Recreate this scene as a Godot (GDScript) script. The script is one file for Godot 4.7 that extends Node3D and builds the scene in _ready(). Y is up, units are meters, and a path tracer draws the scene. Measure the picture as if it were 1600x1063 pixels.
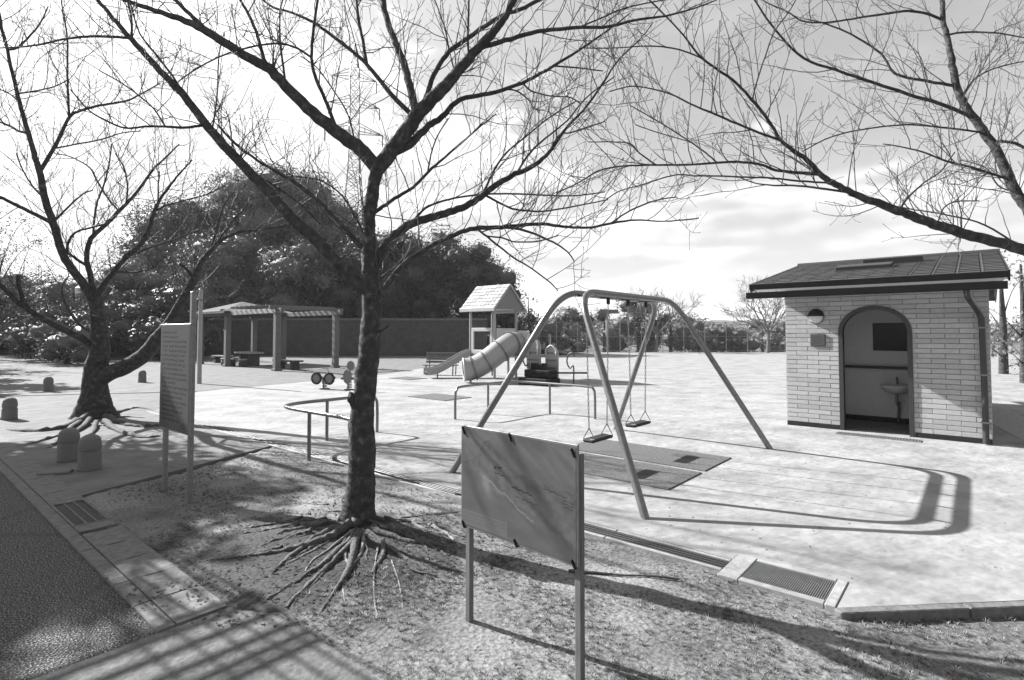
extends Node3D
# A park playground in winter light, seen from the path by the road. Metres, y up.
# Nearly everything stands square to one grid turned by 40.3 degrees: site(u, y, z) gives a point of that grid.

const YAW := -40.3
const SUN_FROM := Vector3(-1.36, 1.0, -0.77)   # towards the sun, per metre of height

class Shape:
	var v := PackedVector3Array()
	var n := PackedVector3Array()
	var t := PackedVector2Array()
	var c := PackedColorArray()
	var ix := PackedInt32Array()
	var tint := Color(1, 1, 1)
	var tinted := false
	func vert(p: Vector3, nn: Vector3, uv: Vector2) -> int:
		v.append(p); n.append(nn); t.append(uv)
		if tinted: c.append(tint)
		return v.size() - 1
	func tri(a: int, b: int, d: int) -> void:
		if (v[b] - v[a]).cross(v[d] - v[a]).dot(n[a] + n[b] + n[d]) > 0.0:
			ix.append(a); ix.append(d); ix.append(b)
		else:
			ix.append(a); ix.append(b); ix.append(d)
	func face(p: Array, nn: Vector3, uvs: Array = []) -> void:
		var first := v.size()
		var std := [Vector2(0, 1), Vector2(1, 1), Vector2(1, 0), Vector2(0, 0)]
		for i in p.size():
			vert(p[i], nn, uvs[i] if uvs.size() > i else std[i % 4])
		for i in range(1, p.size() - 1):
			tri(first, first + i, first + i + 1)
	func box(o: Vector3, s: Vector3, bev := 0.0, b := Basis()) -> void:
		var h := s * 0.5
		if bev <= 0.0:
			for a in 3:
				var e := (a + 1) % 3
				var f := (a + 2) % 3
				for sg in [-1.0, 1.0]:
					var q := []
					for k in [[-1, -1], [1, -1], [1, 1], [-1, 1]]:
						var p := Vector3()
						p[a] = h[a] * sg; p[e] = h[e] * k[0]; p[f] = h[f] * k[1]
						q.append(o + b * p)
					var nn := Vector3(); nn[a] = sg
					face(q, (b * nn).normalized())
			return
		var i3 := h - Vector3(bev, bev, bev)
		for a in 3:
			var e := (a + 1) % 3
			var f := (a + 2) % 3
			for sg in [-1.0, 1.0]:
				var q := []
				for k in [[-1, -1], [1, -1], [1, 1], [-1, 1]]:
					var p := Vector3()
					p[a] = h[a] * sg; p[e] = i3[e] * k[0]; p[f] = i3[f] * k[1]
					q.append(o + b * p)
				var nn := Vector3(); nn[a] = sg
				face(q, (b * nn).normalized())
			for se in [-1.0, 1.0]:
				for sf in [-1.0, 1.0]:
					var q2 := []
					for k2 in [[0, -1], [0, 1], [1, 1], [1, -1]]:
						var p2 := Vector3()
						p2[a] = i3[a] * k2[1]
						p2[e] = (h[e] if k2[0] == 0 else i3[e]) * se
						p2[f] = (i3[f] if k2[0] == 0 else h[f]) * sf
						q2.append(o + b * p2)
					var n2 := Vector3(); n2[e] = se; n2[f] = sf
					face(q2, (b * n2).normalized())
		for sx in [-1.0, 1.0]:
			for sy in [-1.0, 1.0]:
				for sz in [-1.0, 1.0]:
					var g := Vector3(sx, sy, sz)
					face([o + b * (Vector3(h.x, i3.y, i3.z) * g), o + b * (Vector3(i3.x, h.y, i3.z) * g), o + b * (Vector3(i3.x, i3.y, h.z) * g)], (b * g).normalized())
	func bar(p: Vector3, q: Vector3, w: float, hgt: float, bev := 0.0) -> void:
		var d := (q - p)
		var z := d.normalized()
		var up := Vector3.UP if absf(z.y) < 0.95 else Vector3.RIGHT
		var x := up.cross(z).normalized()
		box((p + q) * 0.5, Vector3(w, hgt, d.length()), bev, Basis(x, z.cross(x), z))
	func tube(p: PackedVector3Array, r: PackedFloat32Array, sides := 8, caps := true) -> void:
		var m := p.size()
		if m < 2: return
		var d0 := (p[1] - p[0]).normalized()
		var x := (Vector3.UP if absf(d0.y) < 0.9 else Vector3.RIGHT).cross(d0).normalized()
		var first := v.size()
		var run := 0.0
		var dd := d0
		for i in m:
			var d := (p[mini(i + 1, m - 1)] - p[maxi(i - 1, 0)])
			d = d.normalized() if d.length_squared() > 1e-12 else dd
			x = (x - d * x.dot(d))
			x = x.normalized() if x.length_squared() > 1e-12 else d.cross(Vector3(0.3, 0.5, 0.8)).normalized()
			var y := d.cross(x)
			dd = d
			if i > 0: run += p[i].distance_to(p[i - 1])
			for k in sides + 1:
				var a := TAU * k / sides
				var nn := x * cos(a) + y * sin(a)
				vert(p[i] + nn * r[mini(i, r.size() - 1)], nn, Vector2(float(k) / sides, run))
		for i in m - 1:
			for k in sides:
				var a0 := first + i * (sides + 1) + k
				tri(a0, a0 + 1, a0 + sides + 2)
				tri(a0, a0 + sides + 2, a0 + sides + 1)
		if caps:
			for e in [0, m - 1]:
				var nn2 := (p[1] - p[0]).normalized() * -1.0 if e == 0 else (p[m - 1] - p[m - 2]).normalized()
				var cc := vert(p[e], nn2, Vector2())
				var ring := []
				for k in sides:
					ring.append(vert(v[first + e * (sides + 1) + k], nn2, Vector2()))
				for k in sides:
					tri(cc, ring[k], ring[(k + 1) % sides])
	func rod(p: Vector3, q: Vector3, r: float, sides := 8) -> void:
		tube(PackedVector3Array([p, q]), PackedFloat32Array([r, r]), sides)
	func lathe(o: Vector3, prof: Array, sides := 20, b := Basis()) -> void:   # prof: Vector2(radius, height)
		var first := v.size()
		for i in prof.size():
			var pa: Vector2 = prof[maxi(i - 1, 0)]
			var pb: Vector2 = prof[mini(i + 1, prof.size() - 1)]
			var tg := (pb - pa).normalized()
			for k in sides + 1:
				var a := TAU * k / sides
				var dir := Vector3(cos(a), 0, sin(a))
				vert(o + b * (dir * prof[i].x + Vector3.UP * prof[i].y), b * (dir * tg.y - Vector3.UP * tg.x).normalized(), Vector2(float(k) / sides, prof[i].y))
		for i in prof.size() - 1:
			for k in sides:
				var a0 := first + i * (sides + 1) + k
				tri(a0, a0 + 1, a0 + sides + 2)
				tri(a0, a0 + sides + 2, a0 + sides + 1)
	func slab(poly: PackedVector2Array, y0: float, y1: float, xf := Transform3D()) -> void:   # poly in x,z ; from y0 up to y1
		var idx := Geometry2D.triangulate_polygon(poly)
		for yy in [y0, y1]:
			var first := v.size()
			var nn := (xf.basis * (Vector3.UP if yy == y1 else Vector3.DOWN)).normalized()
			for q in poly:
				vert(xf * Vector3(q.x, yy, q.y), nn, q)
			for i in range(0, idx.size(), 3):
				tri(first + idx[i], first + idx[i + 1], first + idx[i + 2])
		var cw := Geometry2D.is_polygon_clockwise(poly)
		for i in poly.size():
			var a := poly[i]
			var b2 := poly[(i + 1) % poly.size()]
			var e := (b2 - a).normalized()
			var o2 := Vector3(e.y, 0, -e.x) * (-1.0 if cw else 1.0)
			face([xf * Vector3(a.x, y0, a.y), xf * Vector3(b2.x, y0, b2.y), xf * Vector3(b2.x, y1, b2.y), xf * Vector3(a.x, y1, a.y)], (xf.basis * o2).normalized())
	func mesh() -> ArrayMesh:
		var a := []
		a.resize(Mesh.ARRAY_MAX)
		a[Mesh.ARRAY_VERTEX] = v; a[Mesh.ARRAY_NORMAL] = n; a[Mesh.ARRAY_TEX_UV] = t; a[Mesh.ARRAY_INDEX] = ix
		if tinted: a[Mesh.ARRAY_COLOR] = c
		var m := ArrayMesh.new()
		m.add_surface_from_arrays(Mesh.PRIMITIVE_TRIANGLES, a)
		return m

var M := {}
var used := {}

func site(u: float, y: float, z: float) -> Vector3:
	return Vector3(1.56 + 0.76267 * u - 0.64679 * z, y, -4.13 + 0.64679 * u + 0.76267 * z)

func site2(u: float, z: float) -> Vector2:
	var p := site(u, 0, z)
	return Vector2(p.x, p.z)

func numbered(called: String) -> String:
	var k: int = used.get(called, 0)
	used[called] = k + 1
	return called if k == 0 else "%s_%03d" % [called, k]

func tag(o: Node, label: String, category: String, group := "", kind := "") -> void:
	o.set_meta("label", label)
	if category != "": o.set_meta("category", category)
	if group != "": o.set_meta("group", group)
	if kind != "": o.set_meta("kind", kind)

func thing(called: String, label: String, category: String, at := Vector3.ZERO, turn := 0.0, group := "") -> Node3D:
	var o := Node3D.new()
	o.name = numbered(called)
	add_child(o)
	o.position = at
	o.rotation_degrees.y = turn
	tag(o, label, category, group)
	return o

func part(called: String, shape, material: Material, parent: Node, at := Transform3D()) -> MeshInstance3D:
	var o := MeshInstance3D.new()
	o.mesh = shape if shape is Mesh else shape.mesh()
	o.material_override = material
	o.transform = at
	o.name = called
	parent.add_child(o, true)
	return o

func single(called: String, label: String, category: String, shape, material: Material, at := Vector3.ZERO, turn := 0.0, group := "") -> MeshInstance3D:
	var o := MeshInstance3D.new()
	o.mesh = shape if shape is Mesh else shape.mesh()
	o.material_override = material
	o.name = numbered(called)
	add_child(o)
	o.position = at
	o.rotation_degrees.y = turn
	tag(o, label, category, group)
	return o

func setting(called: String, shape, material: Material, label: String) -> MeshInstance3D:
	var o := MeshInstance3D.new()
	o.mesh = shape if shape is Mesh else shape.mesh()
	o.material_override = material
	o.name = numbered(called)
	add_child(o)
	tag(o, label, "", "", "structure")
	return o

# ---------- materials: neutral greys, given as linear reflectance ----------
func grey(a: float) -> Color:
	return Color(a, a, a).linear_to_srgb()

func noise_tex(seed_: int, freq: float, octaves: int, stops: Array, size := 512, cell := false) -> NoiseTexture2D:
	var f := FastNoiseLite.new()
	f.seed = seed_
	f.frequency = freq
	f.noise_type = FastNoiseLite.TYPE_CELLULAR if cell else FastNoiseLite.TYPE_SIMPLEX_SMOOTH
	if cell: f.cellular_return_type = FastNoiseLite.RETURN_DISTANCE
	f.fractal_type = FastNoiseLite.FRACTAL_FBM if octaves > 1 else FastNoiseLite.FRACTAL_NONE
	f.fractal_octaves = octaves
	f.fractal_gain = 0.6
	var g := Gradient.new()
	var offs := PackedFloat32Array()
	var cols := PackedColorArray()
	for s in stops:
		offs.append(s[0]); cols.append(grey(s[1]))
	g.offsets = offs; g.colors = cols
	var t := NoiseTexture2D.new()
	t.width = size; t.height = size
	t.seamless = true
	t.generate_mipmaps = true
	t.noise = f
	t.color_ramp = g
	return t

func bump_tex(seed_: int, freq: float, octaves: int, strength: float, size := 512) -> NoiseTexture2D:
	var f := FastNoiseLite.new()
	f.seed = seed_
	f.frequency = freq
	f.fractal_octaves = octaves
	var t := NoiseTexture2D.new()
	t.width = size; t.height = size
	t.seamless = true
	t.as_normal_map = true
	t.bump_strength = strength
	t.noise = f
	return t

func plain(a: float, rough := 0.8, metal := 0.0) -> StandardMaterial3D:
	var m := StandardMaterial3D.new()
	m.albedo_color = grey(a)
	m.roughness = rough
	m.metallic = metal
	return m

func grained(tex: Texture2D, per_metre: float, rough := 0.9, bump: Texture2D = null, depth := 1.0, world := true) -> StandardMaterial3D:
	var m := StandardMaterial3D.new()
	m.albedo_texture = tex
	m.roughness = rough
	m.uv1_triplanar = true
	m.uv1_world_triplanar = world
	m.uv1_scale = Vector3.ONE * per_metre
	if bump:
		m.normal_enabled = true
		m.normal_texture = bump
		m.normal_scale = depth
	return m

# traced limbs: x, y, z, radius of each knot, trunk first
const CENTRE_TREE_LIMBS = [
	[-1.374,-0.038,-5.000,0.175, -1.382,0.172,-5.002,0.135, -1.363,0.515,-5.006,0.114, -1.364,1.004,-5.013,0.111, -1.328,1.353,-5.018,0.100, -1.298,1.738,-5.024,0.088, -1.297,2.103,-5.030,0.079, -1.318,2.400,-5.035,0.062, -1.324,2.830,-5.042,0.056, -1.298,3.071,-5.046,0.056, -1.253,3.300,-5.050,0.062],
	[-1.297,2.106,-5.030,0.055, -1.519,2.310,-5.076,0.058, -1.887,2.663,-5.176,0.056, -2.166,2.907,-5.255,0.054, -2.424,3.178,-5.336,0.052, -2.650,3.396,-5.404,0.050, -3.123,3.866,-5.551,0.045, -3.439,4.247,-5.659,0.040, -3.765,4.568,-5.757,0.034, -4.166,4.969,-5.878,0.029, -4.419,5.243,-5.956,0.023, -4.668,5.508,-6.031,0.020, -4.986,5.869,-6.130,0.013],
	[-4.162,4.965,-5.877,0.013, -4.217,5.235,-5.941,0.012, -4.303,5.455,-6.006,0.011, -4.387,5.684,-6.077,0.010],
	[-4.187,4.991,-5.884,0.016, -4.371,5.019,-5.917,0.015, -4.715,5.070,-5.996,0.014, -5.029,5.091,-6.074,0.012, -5.452,5.078,-6.186,0.010, -5.842,5.103,-6.290,0.008, -6.195,5.146,-6.384,0.007],
	[-3.152,3.900,-5.561,0.015, -3.343,3.866,-5.533,0.014, -3.547,3.857,-5.494,0.012, -3.716,3.843,-5.456,0.011, -3.881,3.814,-5.416,0.010, -4.042,3.874,-5.371,0.009, -4.180,3.959,-5.325,0.007, -4.310,4.135,-5.261,0.006],
	[-3.529,3.858,-5.497,0.009, -3.687,4.066,-5.552,0.008, -3.904,4.245,-5.623,0.008, -4.127,4.400,-5.695,0.007, -4.445,4.588,-5.797,0.006],
	[-3.430,4.237,-5.656,0.012, -3.541,4.442,-5.610,0.011, -3.717,4.689,-5.525,0.009, -3.798,4.815,-5.476,0.008, -3.827,4.981,-5.418,0.007, -3.840,5.152,-5.356,0.006],
	[-3.076,3.819,-5.537,0.009, -3.094,4.245,-5.654,0.008, -3.173,4.755,-5.821,0.007, -3.184,5.088,-5.937,0.006],
	[-2.582,3.331,-5.384,0.009, -2.427,3.264,-5.484,0.008, -2.216,3.106,-5.698,0.007, -2.078,2.941,-5.884,0.006],
	[-1.255,3.287,-5.050,0.066, -1.430,3.491,-5.080,0.066, -1.648,3.652,-5.118,0.061, -1.967,3.924,-5.182,0.056, -2.243,4.204,-5.246,0.051, -2.414,4.376,-5.286,0.049, -2.666,4.516,-5.334,0.044, -3.067,4.796,-5.417,0.041, -3.326,4.937,-5.468,0.033, -3.527,5.019,-5.506,0.027, -3.778,5.128,-5.553,0.024, -4.049,5.241,-5.603,0.018, -4.287,5.374,-5.650,0.015],
	[-3.067,4.796,-5.417,0.024, -3.230,4.959,-5.471,0.022, -3.404,5.119,-5.537,0.020, -3.591,5.318,-5.617,0.018],
	[-2.425,4.382,-5.288,0.020, -2.453,4.587,-5.215,0.017, -2.491,4.747,-5.131,0.015, -2.544,4.865,-5.050,0.012, -2.575,4.949,-4.988,0.011],
	[-2.198,4.158,-5.235,0.011, -2.278,4.513,-5.317,0.011, -2.332,4.780,-5.390,0.010, -2.363,5.057,-5.469,0.009, -2.348,5.280,-5.535,0.009],
	[-1.650,3.653,-5.118,0.019, -1.748,3.940,-5.045,0.017, -1.813,4.106,-4.986,0.016, -1.834,4.279,-4.923,0.014, -1.800,4.446,-4.858,0.013, -1.753,4.615,-4.785,0.012, -1.703,4.759,-4.718,0.010],
	[-1.834,4.279,-4.923,0.011, -1.978,4.355,-4.886,0.010, -2.143,4.363,-4.836,0.009, -2.376,4.271,-4.752,0.008, -2.557,4.150,-4.671,0.007, -2.722,3.981,-4.580,0.006, -2.805,3.866,-4.523,0.005],
	[-1.474,3.523,-5.087,0.008, -1.578,3.857,-5.200,0.008, -1.775,4.171,-5.340,0.007, -1.987,4.459,-5.479,0.007, -2.194,4.634,-5.587,0.006],
	[-1.320,2.501,-5.036,0.025, -1.451,2.609,-5.077,0.023, -1.640,2.800,-5.160,0.022, -1.869,3.028,-5.268,0.020, -2.104,3.213,-5.371,0.018, -2.329,3.356,-5.464,0.016, -2.636,3.546,-5.590,0.014, -2.947,3.781,-5.724,0.012, -3.181,4.010,-5.836,0.010],
	[-1.321,2.602,-5.038,0.011, -1.484,2.852,-5.144,0.010, -1.622,3.062,-5.250,0.009, -1.800,3.215,-5.353,0.008, -1.995,3.313,-5.450,0.008, -2.397,3.393,-5.638,0.006],
	[-1.255,3.289,-5.050,0.071, -1.117,3.454,-5.023,0.071, -0.975,3.621,-4.988,0.068, -0.851,3.785,-4.950,0.065, -0.639,3.969,-4.895,0.056, -0.490,4.112,-4.850,0.047, -0.314,4.282,-4.794,0.039, -0.158,4.417,-4.743,0.034, -0.056,4.537,-4.703,0.028, 0.044,4.704,-4.650,0.023],
	[-0.873,3.757,-4.957,0.040, -0.950,4.031,-5.032,0.036, -1.031,4.322,-5.128,0.033, -1.155,4.632,-5.240,0.031, -1.256,4.916,-5.342,0.029, -1.324,5.243,-5.457,0.027],
	[-0.890,3.734,-4.962,0.024, -1.125,3.986,-5.041,0.022, -1.387,4.326,-5.160,0.019, -1.628,4.567,-5.260,0.017, -1.863,4.773,-5.353,0.015, -2.044,4.917,-5.423,0.014, -2.303,5.065,-5.515,0.012, -2.475,5.141,-5.573,0.011, -2.706,5.333,-5.662,0.009],
	[-1.394,4.333,-5.163,0.017, -1.454,4.600,-5.239,0.015, -1.527,4.879,-5.335,0.014, -1.593,5.233,-5.463,0.012],
	[-0.833,3.801,-4.945,0.024, -0.780,3.976,-4.977,0.024, -0.717,4.199,-5.029,0.023, -0.594,4.421,-5.091,0.022, -0.430,4.584,-5.153,0.021, -0.126,4.858,-5.266,0.020, 0.128,5.006,-5.351,0.019, 0.390,5.209,-5.445,0.018],
	[-0.594,4.421,-5.091,0.008, -0.645,4.678,-5.153,0.007, -0.731,4.948,-5.235,0.006, -0.790,5.124,-5.291,0.006],
	[-0.385,4.214,-4.816,0.010, -0.390,4.357,-4.740,0.009, -0.377,4.476,-4.648,0.009, -0.362,4.608,-4.516,0.007],
	[-0.341,4.256,-4.802,0.024, -0.274,4.300,-4.795,0.023, -0.057,4.354,-4.765,0.021, 0.225,4.403,-4.719,0.018, 0.555,4.409,-4.659,0.015, 0.824,4.384,-4.606,0.013, 1.034,4.414,-4.561,0.011, 1.289,4.418,-4.503,0.009, 1.528,4.454,-4.444,0.006, 1.682,4.493,-4.402,0.005],
	[0.583,4.407,-4.654,0.008, 0.756,4.505,-4.698,0.007, 0.967,4.631,-4.764,0.007, 1.215,4.739,-4.846,0.006, 1.539,4.861,-4.954,0.005],
	[-1.138,3.429,-5.027,0.049, -0.957,3.525,-5.055,0.041, -0.814,3.691,-5.093,0.033, -0.669,3.809,-5.128,0.028, -0.492,4.004,-5.180,0.023, -0.218,4.088,-5.241,0.020, 0.095,4.223,-5.315,0.017, 0.417,4.438,-5.398,0.015, 0.718,4.664,-5.479,0.012, 1.014,4.911,-5.562,0.009, 1.242,5.119,-5.627,0.006],
	[0.105,4.230,-5.317,0.009, 0.188,4.135,-5.291,0.008, 0.372,4.058,-5.230,0.007, 0.552,4.016,-5.164,0.006, 0.650,3.934,-5.117,0.006],
	[0.417,4.438,-5.398,0.009, 0.651,4.457,-5.476,0.008, 0.945,4.484,-5.598,0.006],
	[-0.201,4.095,-5.245,0.009, 0.000,4.178,-5.356,0.008, 0.163,4.137,-5.484,0.007, 0.231,4.074,-5.570,0.007, 0.335,4.091,-5.645,0.006],
	[-1.324,2.834,-5.042,0.019, -1.233,2.922,-5.078,0.018, -1.109,3.034,-5.139,0.017, -0.955,3.160,-5.221,0.015, -0.816,3.344,-5.317,0.014, -0.666,3.523,-5.417,0.012, -0.485,3.735,-5.538,0.010, -0.334,3.913,-5.638,0.008, -0.170,4.090,-5.742,0.006],
	[-0.828,3.329,-5.310,0.009, -0.799,3.584,-5.406,0.008, -0.749,3.780,-5.499,0.007, -0.665,3.989,-5.610,0.006],
	[-1.302,2.173,-5.031,0.033, -1.238,2.446,-5.066,0.036, -1.185,2.587,-5.090,0.039, -1.037,2.733,-5.126,0.042, -0.916,2.811,-5.152,0.039, -0.686,2.888,-5.199,0.037, -0.482,2.966,-5.242,0.034, -0.305,3.082,-5.283,0.032, -0.169,3.199,-5.319,0.029, 0.032,3.334,-5.367,0.026, 0.204,3.423,-5.406,0.024, 0.374,3.580,-5.453,0.018, 0.555,3.853,-5.517,0.015, 0.740,4.061,-5.572,0.012, 0.938,4.355,-5.641,0.012, 1.069,4.570,-5.690,0.009, 1.193,4.728,-5.729,0.009, 1.400,4.948,-5.787,0.006, 1.530,5.134,-5.831,0.006],
	[0.045,3.340,-5.370,0.012, 0.158,3.510,-5.338,0.011, 0.282,3.631,-5.303,0.010, 0.527,3.807,-5.232,0.008, 0.646,3.944,-5.184,0.007, 0.763,4.049,-5.140,0.007, 0.964,4.171,-5.070,0.006],
	[-0.292,3.094,-5.287,0.012, -0.189,3.334,-5.327,0.011, -0.064,3.541,-5.374,0.010, 0.129,3.722,-5.430,0.009, 0.325,3.908,-5.490,0.008, 0.526,4.064,-5.548,0.007, 0.663,4.161,-5.587,0.006],
	[-0.273,3.110,-5.292,0.012, -0.062,2.984,-5.237,0.010, 0.061,2.938,-5.199,0.010, 0.302,2.907,-5.120,0.008, 0.590,2.930,-5.010,0.007, 0.865,2.960,-4.892,0.005],
	[-0.965,2.779,-5.142,0.011, -0.824,2.951,-5.178,0.011, -0.616,3.043,-5.228,0.010, -0.313,3.112,-5.303,0.009, 0.000,3.140,-5.383,0.009, 0.322,3.149,-5.469,0.008, 0.655,3.165,-5.558,0.007, 0.965,3.226,-5.642,0.006],
	[0.367,3.574,-5.451,0.009, 0.488,3.781,-5.501,0.008, 0.589,3.805,-5.529,0.008, 0.795,3.895,-5.593,0.007, 0.971,3.972,-5.651,0.006],
	[-1.297,1.968,-5.028,0.025, -1.195,2.146,-5.045,0.025, -1.003,2.412,-5.083,0.025, -0.753,2.580,-5.122,0.022, -0.552,2.689,-5.154,0.022, -0.354,2.756,-5.183,0.023, -0.092,2.776,-5.222,0.020, 0.248,2.817,-5.273,0.017, 0.500,2.799,-5.311,0.014, 0.743,2.794,-5.348,0.012, 0.983,2.846,-5.385,0.012, 1.233,2.886,-5.424,0.009, 1.533,2.883,-5.471,0.006, 1.901,2.927,-5.528,0.006],
	[-0.092,2.776,-5.222,0.014, 0.115,2.733,-5.160,0.012, 0.351,2.618,-5.057,0.009, 0.497,2.510,-4.977,0.007, 0.561,2.408,-4.922,0.005],
	[-0.342,2.757,-5.185,0.011, -0.236,2.670,-5.149,0.010, 0.018,2.452,-5.026,0.008, 0.146,2.367,-4.959,0.007, 0.340,2.204,-4.837,0.006, 0.404,2.126,-4.785,0.005],
	[-0.243,2.676,-5.152,0.008, -0.091,2.664,-5.184,0.008, 0.031,2.633,-5.219,0.007, 0.249,2.650,-5.284,0.007, 0.453,2.719,-5.352,0.006],
	[0.983,2.846,-5.385,0.009, 1.117,2.943,-5.417,0.008, 1.288,3.037,-5.466,0.008, 1.499,3.118,-5.527,0.007, 1.699,3.159,-5.585,0.006],
	[-1.012,2.399,-5.081,0.008, -1.211,2.337,-5.158,0.007, -1.246,2.434,-5.203,0.007, -1.179,2.569,-5.281,0.006],
	[-1.364,0.975,-5.012,0.044, -1.428,1.115,-4.967,0.038, -1.453,1.205,-4.932,0.035],
	[-1.298,1.750,-5.024,0.014, -1.174,1.785,-4.969,0.010, -1.106,1.831,-4.924,0.008],
]

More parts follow.
